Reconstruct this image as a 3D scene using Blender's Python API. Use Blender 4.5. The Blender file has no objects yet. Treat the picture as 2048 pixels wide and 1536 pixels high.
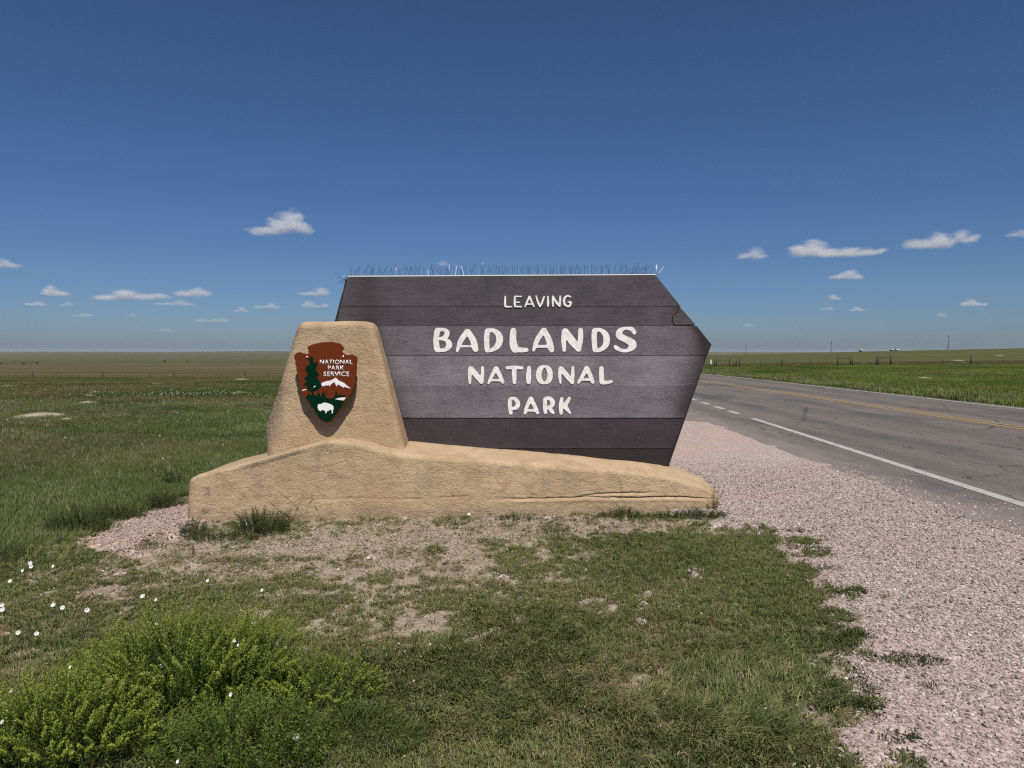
import bpy, bmesh, math, random
import numpy as np
from mathutils import Vector, Matrix

random.seed(7)
rng = np.random.default_rng(7)
R = math.radians
scene = bpy.context.scene
COL = scene.collection

# ------------------------------------------------------------------ camera
EYE = 1.6
FPX = 1420.0                      # focal length in photo pixels (2048 wide)
PITCH = R(2.54)
cam_d = bpy.data.cameras.new("camera")
cam_d.sensor_width = 36.0
cam_d.lens = FPX / 2048.0 * 36.0
cam_d.clip_start = 0.05
cam_d.clip_end = 200000.0
cam = bpy.data.objects.new("camera", cam_d)
COL.objects.link(cam)
cam.location = (0, 0, EYE)
cam.rotation_euler = (math.pi / 2 - PITCH, 0, 0)
scene.camera = cam

# ------------------------------------------------------------------ light
SUN_EL, SUN_AZ = R(58), R(14)     # azimuth: to the right of straight behind the camera
sun_dir = Vector((math.sin(SUN_AZ) * math.cos(SUN_EL), -math.cos(SUN_AZ) * math.cos(SUN_EL), math.sin(SUN_EL)))
world = bpy.data.worlds.new("World")
scene.world = world
world.use_nodes = True
wn, wl = world.node_tree.nodes, world.node_tree.links
wn.clear()
w_out = wn.new("ShaderNodeOutputWorld")
w_bg = wn.new("ShaderNodeBackground")
w_bg.inputs["Strength"].default_value = 0.066
sky = wn.new("ShaderNodeTexSky")
sky.sky_type = 'NISHITA'
sky.sun_disc = False
sky.sun_elevation = SUN_EL
sky.sun_rotation = math.atan2(sun_dir.x, sun_dir.y)
sky.altitude = 2000
sky.air_density = 1.0
sky.dust_density = 4.5
sky.ozone_density = 10.0
w_hs = wn.new("ShaderNodeHueSaturation")
w_hs.inputs["Saturation"].default_value = 1.04
w_hs.inputs["Hue"].default_value = 0.502
wl.new(sky.outputs[0], w_hs.inputs["Color"])
wl.new(w_hs.outputs[0], w_bg.inputs["Color"])
wl.new(w_bg.outputs[0], w_out.inputs["Surface"])
sun_d = bpy.data.lights.new("sun", 'SUN')
sun_d.energy = 4.6
sun_d.angle = R(0.53)
sun_d.color = (1.0, 0.94, 0.85)
sun = bpy.data.objects.new("sun", sun_d)
COL.objects.link(sun)
sun.rotation_euler = sun_dir.to_track_quat('Z', 'Y').to_euler()
sun.location = (0, -20, 40)

vs = scene.view_settings
vs.view_transform = 'Standard'
vs.look = 'None'
vs.exposure = 0.15
vs.gamma = 1.0
vs.use_curve_mapping = False
scene.render.engine = 'CYCLES'
cy = scene.cycles
cy.max_bounces = 8
cy.diffuse_bounces = 3
cy.transmission_bounces = 4
cy.transparent_max_bounces = 8
cy.volume_bounces = 6
cy.filter_width = 1.2
cy.use_denoising = False
cy.denoiser = 'OPENIMAGEDENOISE'
cy.denoising_input_passes = 'RGB_ALBEDO_NORMAL'


# ------------------------------------------------------------------ helpers
def ray(u, v):
    a, b = (u - 1024) / FPX, -(v - 768) / FPX
    cp, sp = math.cos(PITCH), math.sin(PITCH)
    return Vector((a, cp + b * sp, -sp + b * cp))


def P(u, v, y):
    """the point on the plane at distance y seen at photo pixel u, v"""
    d = ray(u, v)
    t = y / d.y
    return Vector((d.x * t, y, EYE + d.z * t))


def G(u, v, z=0.0):
    d = ray(u, v)
    t = (z - EYE) / d.z
    return Vector((d.x * t, d.y * t, z))


def sstep(a, b, x):
    t = np.clip((np.asarray(x, dtype=float) - a) / (b - a), 0, 1)
    return t * t * (3 - 2 * t)


def vnoise(x, y, seed=0):
    x = np.asarray(x, dtype=float); y = np.asarray(y, dtype=float)
    xi = np.floor(x).astype(np.int64); yi = np.floor(y).astype(np.int64)
    fx = x - xi; fy = y - yi
    fx = fx * fx * (3 - 2 * fx); fy = fy * fy * (3 - 2 * fy)

    def h(a, b):
        n = (a * 374761393 + b * 668265263 + seed * 974634777) & 0xFFFFFFFF
        n = ((n ^ (n >> 13)) * 1274126177) & 0xFFFFFFFF
        n = n ^ (n >> 16)
        return (n & 0xFFFFFF) / float(0xFFFFFF)
    a = h(xi, yi); b = h(xi + 1, yi); c = h(xi, yi + 1); d = h(xi + 1, yi + 1)
    return (a + (b - a) * fx) * (1 - fy) + (c + (d - c) * fx) * fy


def fbm(x, y, seed=0, octv=4, gain=0.5):
    s = 0; amp = 1; tot = 0
    for i in range(octv):
        s = s + amp * vnoise(x * 2 ** i, y * 2 ** i, seed + i * 17)
        tot += amp; amp *= gain
    return s / tot


def tag(o, label=None, cat=None, group=None, kind=None):
    if label: o["label"] = label
    if cat: o["category"] = cat
    if group: o["group"] = group
    if kind: o["kind"] = kind
    return o


def link(name, me, mat=None, parent=None):
    o = bpy.data.objects.new(name, me)
    COL.objects.link(o)
    if mat is not None and me is not None:
        me.materials.clear()
        me.materials.append(mat)
    if parent is not None:
        o.parent = parent
        o.matrix_parent_inverse = Matrix.Translation(-Vector(parent.location)) if parent.rotation_euler.z == 0 else parent.matrix_basis.inverted()
    return o


def empty(name, loc=(0, 0, 0)):
    o = bpy.data.objects.new(name, None)
    o.empty_display_size = 0.2
    COL.objects.link(o)
    o.location = loc
    return o


def mesh_np(name, verts, faces, smooth=False):
    """faces: list of equal-size index arrays (n,k) or a python list"""
    me = bpy.data.meshes.new(name)
    verts = np.asarray(verts, dtype=np.float32)
    if isinstance(faces, np.ndarray):
        n, k = faces.shape
        me.vertices.add(len(verts)); me.vertices.foreach_set("co", verts.ravel())
        me.loops.add(n * k); me.loops.foreach_set("vertex_index", faces.astype(np.int32).ravel())
        me.polygons.add(n)
        me.polygons.foreach_set("loop_start", np.arange(0, n * k, k, dtype=np.int32))
        me.polygons.foreach_set("loop_total", np.full(n, k, dtype=np.int32))
        me.update(calc_edges=True)
        me.validate()
    else:
        me.from_pydata([tuple(map(float, v)) for v in verts], [], [tuple(f) for f in faces])
        me.update()
    if smooth:
        me.polygons.foreach_set("use_smooth", np.ones(len(me.polygons), dtype=bool))
    return me


def tube_data(pts, r, n=5, r1=None):
    """verts, quads of a tube along pts (list of Vectors)"""
    pts = [Vector(p) for p in pts]
    V, F = [], []
    m = len(pts)
    for i, p in enumerate(pts):
        t = (pts[min(i + 1, m - 1)] - pts[max(i - 1, 0)]).normalized()
        up = Vector((0, 0, 1)) if abs(t.z) < 0.9 else Vector((1, 0, 0))
        a = t.cross(up).normalized(); b = t.cross(a)
        rr = r if r1 is None else r + (r1 - r) * i / (m - 1)
        for k in range(n):
            th = 2 * math.pi * k / n
            V.append(p + a * math.cos(th) * rr + b * math.sin(th) * rr)
    for i in range(m - 1):
        for k in range(n):
            F.append((i * n + k, i * n + (k + 1) % n, (i + 1) * n + (k + 1) % n, (i + 1) * n + k))
    F.append(tuple(range(n - 1, -1, -1)))
    F.append(tuple((m - 1) * n + k for k in range(n)))
    return V, F


def tube(name, pts, r, mat, parent=None, n=5, r1=None):
    V, F = tube_data(pts, r, n, r1)
    me = mesh_np(name, V, F, smooth=True)
    return link(name, me, mat, parent)


def box_me(name, x0, x1, y0, y1, z0, z1, bevel=0.0):
    bm = bmesh.new()
    bmesh.ops.create_cube(bm, size=1)
    for v in bm.verts:
        v.co = Vector(((x0 + x1) / 2 + v.co.x * (x1 - x0), (y0 + y1) / 2 + v.co.y * (y1 - y0), (z0 + z1) / 2 + v.co.z * (z1 - z0)))
    if bevel:
        bmesh.ops.bevel(bm, geom=bm.edges[:], offset=bevel, segments=2, affect='EDGES', profile=0.6)
    me = bpy.data.meshes.new(name); bm.to_mesh(me); bm.free()
    return me


def prism_me(name, poly, y0, y1, bevel=0.0):
    """poly: list of (x,z); front at y0 (towards the camera), back at y1"""
    bm = bmesh.new()
    f = [bm.verts.new((x, y0, z)) for x, z in poly]
    face = bm.faces.new(f)
    bm.normal_update()
    if face.normal.y > 0:
        face.normal_flip()
    ret = bmesh.ops.extrude_face_region(bm, geom=[face])
    for g in ret["geom"]:
        if isinstance(g, bmesh.types.BMVert):
            g.co.y = y1
    # extruded cap is at y1; keep the original as front
    if not any(abs(fc.calc_center_median().y - y0) < 1e-4 and len(fc.verts) == len(poly) for fc in bm.faces):
        bm.faces.new(f)
    bmesh.ops.recalc_face_normals(bm, faces=bm.faces[:])
    if bevel:
        es = [e for e in bm.edges if abs(e.verts[0].co.y - y0) < 1e-4 and abs(e.verts[1].co.y - y0) < 1e-4]
        bmesh.ops.bevel(bm, geom=es, offset=bevel, segments=2, affect='EDGES', profile=0.5)
    bmesh.ops.triangulate(bm, faces=[fc for fc in bm.faces if len(fc.verts) > 4])
    me = bpy.data.meshes.new(name); bm.to_mesh(me); bm.free()
    return me


# ------------------------------------------------------------------ materials
class NT:
    """tiny node-tree writer"""
    def __init__(self, name):
        self.m = bpy.data.materials.new(name); self.m.use_nodes = True
        self.t = self.m.node_tree; self.n = self.t.nodes; self.n.clear()
        self.out = self.n.new("ShaderNodeOutputMaterial")

    def node(self, kind, **kw):
        nd = self.n.new(kind)
        for k, v in kw.items():
            if k == "props":
                for a, b in v.items(): setattr(nd, a, b)
            else:
                key = int(k[1:]) if k[0] == "i" and k[1:].isdigit() else k.replace("_", " ")
                self.set(nd.inputs[key], v)
        return nd

    def set(self, sock, v):
        if isinstance(v, bpy.types.NodeSocket): self.t.links.new(v, sock)
        elif isinstance(v, bpy.types.Node): self.t.links.new(v.outputs[0], sock)
        else:
            if isinstance(v, (tuple, list)) and len(v) == 3 and sock.type == 'RGBA': v = (*v, 1)
            sock.default_value = v

    def math(self, op, a, b=0.0, c=None, clamp=False):
        nd = self.n.new("ShaderNodeMath"); nd.operation = op; nd.use_clamp = clamp
        self.set(nd.inputs[0], a); self.set(nd.inputs[1], b)
        if c is not None: self.set(nd.inputs[2], c)
        return nd.outputs[0]

    def mix(self, f, a, b, mode='MIX'):
        nd = self.n.new("ShaderNodeMix"); nd.data_type = 'RGBA'; nd.blend_type = mode
        self.set(nd.inputs[0], f); self.set(nd.inputs[6], a); self.set(nd.inputs[7], b)
        return nd.outputs[2]

    def ramp(self, x, lo, hi):
        nd = self.n.new("ShaderNodeMapRange"); nd.interpolation_type = 'SMOOTHSTEP'
        self.set(nd.inputs[0], x); nd.inputs[1].default_value = lo; nd.inputs[2].default_value = hi
        return nd.outputs[0]

    def pos(self, scale=(1, 1, 1), obj=False):
        if obj:
            s = self.node("ShaderNodeTexCoord").outputs["Object"]
        else:
            s = self.node("ShaderNodeNewGeometry").outputs["Position"]
        if scale == (1, 1, 1): return s
        nd = self.n.new("ShaderNodeMapping"); nd.inputs["Scale"].default_value = scale
        self.t.links.new(s, nd.inputs["Vector"])
        return nd.outputs[0]

    def noise(self, vec, scale, detail=4, rough=0.55, dist=0.0):
        nd = self.n.new("ShaderNodeTexNoise")
        self.set(nd.inputs["Vector"], vec); nd.inputs["Scale"].default_value = scale
        nd.inputs["Detail"].default_value = detail; nd.inputs["Roughness"].default_value = rough
        nd.inputs["Distortion"].default_value = dist
        return nd.outputs[0]

    def voro(self, vec, scale, feature='F1', out=0, rand=1.0):
        nd = self.n.new("ShaderNodeTexVoronoi"); nd.feature = feature
        self.set(nd.inputs["Vector"], vec); nd.inputs["Scale"].default_value = scale
        nd.inputs["Randomness"].default_value = rand
        return nd.outputs[out]

    def attr(self, name, kind='GEOMETRY'):
        nd = self.n.new("ShaderNodeAttribute"); nd.attribute_name = name; nd.attribute_type = kind
        return nd

    def bump(self, h, strength, dist, normal=None):
        nd = self.n.new("ShaderNodeBump"); nd.inputs["Strength"].default_value = strength
        nd.inputs["Distance"].default_value = dist
        self.set(nd.inputs["Height"], h)
        if normal is not None: self.set(nd.inputs["Normal"], normal)
        return nd.outputs[0]

    def finish(self, color, rough=0.9, normal=None, spec=0.2, metallic=0.0):
        b = self.n.new("ShaderNodeBsdfPrincipled")
        self.set(b.inputs["Base Color"], color); self.set(b.inputs["Roughness"], rough)
        b.inputs["Specular IOR Level"].default_value = spec; b.inputs["Metallic"].default_value = metallic
        if normal is not None: self.set(b.inputs["Normal"], normal)
        self.t.links.new(b.outputs[0], self.out.inputs["Surface"])
        return self.m


def simple_mat(name, col, rough=0.7, spec=0.3, var=0.15, scale=30, metallic=0.0):
    n = NT(name)
    nz = n.noise(n.pos(), scale, 4)
    c = n.mix(nz, tuple(x * (1 - var) for x in col), tuple(min(1, x * (1 + var)) for x in col))
    return n.finish(c, rough, None, spec, metallic)


def stucco_mat():
    n = NT("stucco")
    p = n.pos()
    big = n.noise(p, 1.7, 5, 0.6)
    mid = n.noise(p, 7.0, 5, 0.6)
    fine = n.noise(p, 55.0, 4, 0.6)
    grain = n.noise(p, 120.0, 3, 0.6)
    trowel = n.noise(n.pos((1.0, 1.0, 1.5)), 21.0, 6, 0.62, 1.4)
    c = n.mix(n.ramp(big, 0.32, 0.68), (0.385, 0.275, 0.165), (0.475, 0.355, 0.225))
    c = n.mix(n.math('MULTIPLY', n.ramp(mid, 0.46, 0.70), 0.6), c, (0.305, 0.205, 0.12))
    c = n.mix(n.math('MULTIPLY', n.ramp(trowel, 0.52, 0.36), 0.25), c, (0.27, 0.18, 0.10))
    c = n.mix(n.math('MULTIPLY', n.ramp(grain, 0.5, 0.7), 0.35), c, (0.56, 0.43, 0.28))
    dirt = n.attr("dirt").outputs["Fac"]
    dm = n.math('MULTIPLY', dirt, n.math('ADD', n.math('MULTIPLY', n.ramp(fine, 0.35, 0.6), 0.7), 0.35), clamp=True)
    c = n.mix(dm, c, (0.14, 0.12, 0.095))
    h = n.math('ADD', n.math('MULTIPLY', trowel, 1.0), n.math('MULTIPLY', grain, 0.22))
    nor = n.bump(h, 0.62, 0.03)
    return n.finish(c, 0.92, nor, 0.15)


def plank_mat():
    n = NT("painted_wood")
    p = n.pos()
    base = n.node("ShaderNodeObjectInfo").outputs["Color"]
    grain = n.noise(n.pos((9, 9, 130)), 1.0, 6, 0.65, 0.4)
    fleck = n.noise(n.pos((45, 45, 190)), 1.0, 4, 0.6)
    blot = n.noise(n.pos((1.0, 1, 1.6)), 2.4, 5, 0.6)
    c = n.mix(n.ramp(blot, 0.3, 0.7), n.mix(1.0, base, (0.74, 0.72, 0.74), 'MULTIPLY'), n.mix(1.0, base, (1.16, 1.14, 1.14), 'MULTIPLY'))
    c = n.mix(n.math('MULTIPLY', n.ramp(grain, 0.50, 0.66), 0.6), c, n.mix(1.0, base, (0.45, 0.43, 0.45), 'MULTIPLY'))
    c = n.mix(n.math('MULTIPLY', n.ramp(fleck, 0.52, 0.68), 0.55), c, n.mix(1.0, base, (2.0, 2.0, 2.05), 'MULTIPLY'))
    spot = n.noise(n.pos((7, 7, 4)), 1.6, 6, 0.7)
    c = n.mix(n.math('MULTIPLY', n.ramp(spot, 0.63, 0.74), 0.6), c, (0.018, 0.016, 0.018))
    drip = n.noise(n.pos((26, 26, 1.6)), 1.0, 5, 0.6)
    c = n.mix(n.math('MULTIPLY', n.ramp(drip, 0.62, 0.72), 0.4), c, n.mix(1.0, base, (0.4, 0.38, 0.38), 'MULTIPLY'))
    worn = n.attr("worn").outputs["Fac"]
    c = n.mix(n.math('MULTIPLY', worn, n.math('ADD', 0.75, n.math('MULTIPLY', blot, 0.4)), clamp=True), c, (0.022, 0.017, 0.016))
    nor = n.bump(n.math('ADD', grain, n.math('MULTIPLY', fleck, 0.4)), 0.35, 0.004)
    return n.finish(c, 0.78, nor, 0.25)


def letter_mat():
    n = NT("worn_white_paint")
    a = n.noise(n.pos((1, 1, 1)), 26, 5, 0.65)
    g = n.noise(n.pos((30, 30, 180)), 1.0, 4, 0.6)
    c = n.mix(n.ramp(a, 0.4, 0.68), (0.84, 0.83, 0.77), (0.64, 0.645, 0.60))
    c = n.mix(n.math('MULTIPLY', n.ramp(g, 0.55, 0.75), 0.3), c, (0.46, 0.46, 0.44))
    return n.finish(c, 0.6, n.bump(g, 0.2, 0.003), 0.3)


def ground_mat():
    n = NT("prairie_ground")
    p = n.pos()
    bare = n.attr("bare").outputs["Fac"]        # 0 turf .. 1 bare soil
    tan = n.attr("tan").outputs["Fac"]          # dry straw tone
    green = n.attr("lush").outputs["Fac"]
    n1 = n.noise(p, 0.9, 6, 0.6); n2 = n.noise(p, 9.0, 6, 0.65); n3 = n.noise(p, 60, 3, 0.6)
    st = n.noise(n.pos((0.006, 0.035, 1)), 1.0, 7, 0.65)
    st2 = n.noise(n.pos((0.25, 1.2, 1)), 1.0, 6, 0.65)
    soil = n.mix(n.ramp(n2, 0.3, 0.7), (0.190, 0.150, 0.106), (0.320, 0.258, 0.192))
    cells = n.voro(p, 55.0, 'F1', 1)
    cellv = n.node("ShaderNodeSeparateColor", i0=cells).outputs[0]
    soil = n.mix(n.math('MULTIPLY', n.ramp(cellv, 0.55, 1.0), 0.55), soil, (0.50, 0.42, 0.36))
    soil = n.mix(n.math('MULTIPLY', n.ramp(n3, 0.55, 0.7), 0.5), soil, (0.16, 0.12, 0.085))
    turf = n.mix(n.ramp(n2, 0.3, 0.7), (0.052, 0.060, 0.022), (0.088, 0.090, 0.036))
    turf = n.mix(n.math('MULTIPLY', n.ramp(st2, 0.45, 0.65), 0.5), turf, (0.095, 0.085, 0.042))
    lush = n.mix(n.ramp(st2, 0.35, 0.7), (0.060, 0.095, 0.022), (0.105, 0.130, 0.034))
    turf = n.mix(green, turf, lush)
    straw = n.mix(n.ramp(st, 0.35, 0.65), (0.135, 0.106, 0.050), (0.062, 0.058, 0.024))
    straw = n.mix(n.math('MULTIPLY', n.ramp(st2, 0.5, 0.7), 0.4), straw, (0.165, 0.132, 0.070))
    c = n.mix(tan, turf, straw)
    th1 = n.noise(p, 38, 4, 0.7); th2 = n.noise(n.pos((1, 0.5, 1)), 130, 3, 0.6)
    thatch = n.mix(n.ramp(th1, 0.35, 0.62), (0.060, 0.058, 0.026), (0.135, 0.115, 0.065))
    thatch = n.mix(n.math('MULTIPLY', n.ramp(th2, 0.52, 0.68), 0.7), thatch, (0.24, 0.195, 0.125))
    thatch = n.mix(n.math('MULTIPLY', n.ramp(th2, 0.45, 0.32), 0.8), thatch, (0.030, 0.032, 0.014))
    c = n.mix(n.attr("near").outputs["Fac"], c, thatch)
    edge = n.math('ADD', bare, n.math('MULTIPLY', n.math('SUBTRACT', n2, 0.5), 0.9))
    c = n.mix(n.ramp(edge, 0.35, 0.65), c, soil)
    nor = n.bump(n.math('ADD', n2, n.math('MULTIPLY', n3, 0.35)), 0.6, 0.03)
    return n.finish(c, 0.97, nor, 0.05)


def gravel_mat():
    n = NT("pink_gravel")
    p = n.pos()
    cells = n.node("ShaderNodeSeparateColor", i0=n.voro(p, 62.0, 'F1', 1))
    d = n.voro(p, 62.0, 'F1', 0)
    cells2 = n.node("ShaderNodeSeparateColor", i0=n.voro(p, 24.0, 'F1', 1))
    big = n.noise(p, 0.8, 5, 0.6)
    c = n.mix(cells.outputs[0], (0.235, 0.175, 0.155), (0.50, 0.41, 0.375))
    c = n.mix(n.math('MULTIPLY', n.ramp(cells2.outputs[1], 0.55, 1.0), 0.5), c, (0.36, 0.29, 0.265))
    c = n.mix(n.math('MULTIPLY', n.ramp(cells.outputs[1], 0.86, 0.98), 0.8), c, (0.62, 0.56, 0.52))
    c = n.mix(n.math('MULTIPLY', n.ramp(cells.outputs[2], 0.8, 0.95), 0.7), c, (0.10, 0.08, 0.075))
    c = n.mix(n.math('MULTIPLY', n.ramp(big, 0.45, 0.7), 0.4), c, (0.40, 0.295, 0.235))
    red = n.attr("red").outputs["Fac"]
    c = n.mix(n.math('MULTIPLY', red, n.ramp(n.noise(p, 7, 4), 0.3, 0.7)), c, (0.47, 0.29, 0.19))
    nor = n.bump(n.math('SUBTRACT', 1.0, d), 0.5, 0.010)
    return n.finish(c, 0.95, nor, 0.1)


def asphalt_mat():
    n = NT("asphalt")
    p = n.pos()
    fine = n.voro(p, 90.0, 'F1', 1)
    fv = n.node("ShaderNodeSeparateColor", i0=fine).outputs[0]
    streak = n.noise(n.pos((1.1, 0.035, 1)), 1.0, 6, 0.65)
    blot = n.noise(n.pos((0.5, 0.16, 1)), 1.0, 6, 0.62, 0.3)
    blot2 = n.noise(n.pos((2.2, 1.1, 1)), 1.0, 5, 0.65)
    sx = n.node("ShaderNodeSeparateXYZ", i0=p)
    c = n.mix(n.ramp(streak, 0.3, 0.7), (0.100, 0.087, 0.077), (0.158, 0.137, 0.121))
    c = n.mix(n.math('MULTIPLY', n.ramp(blot, 0.48, 0.66), 0.8), c, (0.055, 0.052, 0.050))
    c = n.mix(n.math('MULTIPLY', n.ramp(blot2, 0.5, 0.75), 0.35), c, (0.165, 0.142, 0.128))
    mid_ = n.noise(n.pos((1.6, 0.22, 1)), 1.0, 7, 0.7)
    c = n.mix(n.math('MULTIPLY', n.ramp(mid_, 0.52, 0.70), 0.55), c, (0.215, 0.180, 0.158))
    c = n.mix(n.math('MULTIPLY', n.ramp(mid_, 0.45, 0.30), 0.5), c, (0.070, 0.064, 0.060))
    wob = n.noise(p, 1.3, 4, 0.6)
    wv = n.node("ShaderNodeVectorMath", props={"operation": 'ADD'}, i0=n.pos((0.42, 0.16, 1)))
    n.t.links.new(n.node("ShaderNodeCombineXYZ", i0=n.math('MULTIPLY', wob, 0.5), i1=n.math('MULTIPLY', wob, 0.35), i2=0.0).outputs[0], wv.inputs[1])
    ck = n.voro(wv.outputs[0], 1.0, 'DISTANCE_TO_EDGE', 0)
    c = n.mix(n.math('MULTIPLY', n.ramp(ck, 0.010, 0.003), n.math('MULTIPLY', n.ramp(blot2, 0.40, 0.55), 0.8)), c, (0.035, 0.033, 0.032))
    # polished wheel paths along the lanes
    for xc, w in ((7.15, 0.5), (9.2, 0.5), (11.7, 0.45), (13.4, 0.45)):
        d = n.math('ABSOLUTE', n.math('SUBTRACT', sx.outputs[0], xc))
        c = n.mix(n.math('MULTIPLY', n.ramp(d, w, 0.0), 0.3), c, (0.062, 0.058, 0.056))
    # pink gravel dust on the near shoulder
    edge = n.ramp(n.math('ADD', sx.outputs[0], n.math('MULTIPLY', n.math('SUBTRACT', blot2, 0.5), 1.6)), 5.3, 4.3)
    c = n.mix(n.math('MULTIPLY', edge, 0.55), c, (0.29, 0.235, 0.21))
    c = n.mix(n.math('MULTIPLY', n.ramp(fv, 0.6, 1.0), 0.35), c, (0.27, 0.25, 0.235))
    c = n.mix(n.math('MULTIPLY', n.ramp(fv, 0.35, 0.0), 0.4), c, (0.045, 0.043, 0.042))
    nor = n.bump(fv, 0.35, 0.004)
    return n.finish(c, 0.9, nor, 0.25)


def line_mat(name, col, wear=0.5):
    n = NT(name)
    w = n.noise(n.pos(), 9, 6, 0.7)
    f = n.noise(n.pos(), 60, 3, 0.6)
    c = n.mix(n.ramp(n.math('ADD', n.math('MULTIPLY', w, 0.6), n.math('MULTIPLY', f, 0.4)), 0.62 - wear * 0.2, 0.75), col, (0.14, 0.13, 0.12))
    return n.finish(c, 0.8, None, 0.2)


def leaf_mat(name, source='INSTANCER', trans=0.3, spec=0.15):
    n = NT(name)
    if source == 'INSTANCER':
        col = n.attr("tuft_col", 'INSTANCER').outputs["Color"]
        v = n.attr("blade").outputs["Fac"]
        col = n.mix(v, n.mix(1.0, col, (0.72, 0.72, 0.70), 'MULTIPLY'), n.mix(1.0, col, (1.35, 1.28, 1.15), 'MULTIPLY'))
    else:
        col = n.attr("tint").outputs["Color"]
    d = n.node("ShaderNodeBsdfPrincipled", Base_Color=col, Roughness=0.6)
    d.inputs["Specular IOR Level"].default_value = spec
    t = n.node("ShaderNodeBsdfTranslucent", Color=col)
    ms = n.node("ShaderNodeMixShader", i0=trans, i1=d.outputs[0], i2=t.outputs[0])
    n.t.links.new(ms.outputs[0], n.out.inputs["Surface"])
    return n.m


def stone_mat():
    n = NT("gravel_stone")
    col = n.attr("tuft_col", 'INSTANCER').outputs["Color"]
    nz = n.noise(n.pos(), 90, 3)
    c = n.mix(nz, n.mix(1.0, col, (0.8, 0.8, 0.8), 'MULTIPLY'), n.mix(1.0, col, (1.2, 1.2, 1.2), 'MULTIPLY'))
    return n.finish(c, 0.85, None, 0.2)


M_stucco = stucco_mat()
M_plank = plank_mat()
M_letter = letter_mat()
M_ground = ground_mat()
M_gravel = gravel_mat()
M_asphalt = asphalt_mat()
M_white_line = line_mat("white_road_paint", (0.40, 0.38, 0.345), 0.9)
M_yellow_line = line_mat("yellow_road_paint", (0.36, 0.235, 0.075), 0.9)
M_blade = leaf_mat("grass_blade", 'INSTANCER', 0.25)
M_foliage = leaf_mat("weed_foliage", 'GEO', 0.4)
M_stone = stone_mat()
M_steel = simple_mat("spike_steel", (0.058, 0.062, 0.070), 0.5, 0.3, 0.2, 60, 0.0)
M_zip = simple_mat("white_plastic", (0.78, 0.80, 0.82), 0.35, 0.5, 0.05)
M_strip = simple_mat("strip_plastic", (0.74, 0.74, 0.72), 0.5, 0.4, 0.1)
M_backing = simple_mat("dark_backing", (0.022, 0.019, 0.019), 0.7, 0.3, 0.3)
M_brown = simple_mat("emblem_brown", (0.130, 0.027, 0.008), 0.5, 0.08, 0.08, 8)
M_green = simple_mat("emblem_green", (0.001, 0.020, 0.009), 0.5, 0.06, 0.1, 8)
M_ewhite = simple_mat("emblem_white", (0.80, 0.80, 0.80), 0.45, 0.35, 0.03, 8)
M_bolt = simple_mat("bolt_steel", (0.62, 0.60, 0.57), 0.3, 0.5, 0.1, 40, 0.7)
M_wood = simple_mat("weathered_post", (0.085, 0.07, 0.058), 0.9, 0.1, 0.3, 6)
M_pole = simple_mat("pole_wood", (0.07, 0.06, 0.055), 0.9, 0.1, 0.2, 2)
M_tpost = simple_mat("steel_post", (0.075, 0.07, 0.06), 0.7, 0.3, 0.2, 6)
M_wire = simple_mat("wire", (0.10, 0.10, 0.10), 0.5, 0.4, 0.1)
M_cow = simple_mat("black_hide", (0.012, 0.011, 0.011), 0.7, 0.2, 0.2, 4)
M_wpaint = simple_mat("white_paint", (0.75, 0.75, 0.73), 0.5, 0.3, 0.05)
M_darkglass = simple_mat("dark_glass", (0.02, 0.022, 0.025), 0.2, 0.5, 0.1)
M_rubber = simple_mat("black_rubber", (0.015, 0.015, 0.015), 0.8, 0.2, 0.1)
M_petal = simple_mat("white_petal", (0.62, 0.61, 0.60), 0.6, 0.2, 0.05, 80)
M_calyx = simple_mat("green_stalk", (0.06, 0.09, 0.025), 0.6, 0.2, 0.1)
M_stem = simple_mat("weed_stem", (0.085, 0.10, 0.03), 0.7, 0.2, 0.15)
M_straw = simple_mat("straw_stem", (0.17, 0.125, 0.06), 0.8, 0.2, 0.15)
M_rock = simple_mat("dark_clod", (0.05, 0.042, 0.036), 0.9, 0.1, 0.3, 20)


def mound_mat():
    n = NT("pale_soil")
    a = n.noise(n.pos(), 3.0, 6, 0.7)
    c = n.mix(n.ramp(a, 0.3, 0.7), (0.25, 0.21, 0.155), (0.40, 0.345, 0.275))
    g_ = n.noise(n.pos((1, 0.6, 1)), 1.6, 6, 0.75)
    c = n.mix(n.math('MULTIPLY', n.ramp(g_, 0.50, 0.62), 0.85), c, (0.085, 0.095, 0.036))
    return n.finish(c, 0.95, n.bump(a, 0.5, 0.1), 0.05)


M_mound = mound_mat()

# ------------------------------------------------------------------ terrain
_py = np.array([-50, 8, 30, 100, 300, 625, 1500, 2600, 4000, 6500, 9000, 14000.0])
_ph = np.array([0, 0, -0.42, -1.85, -4.6, -8.3, -13.5, -9.0, -1.2, 4.5, 9.0, 10.0])
_ht = np.array([-5, 0.285, 0.335, 0.42, 0.51, 0.60, 0.72, 1.2, 5])
_hv = np.array([-1.2, -0.8, 0.0, 1.4, 2.4, 3.3, 4.4, 6.5, 7.5])


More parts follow.
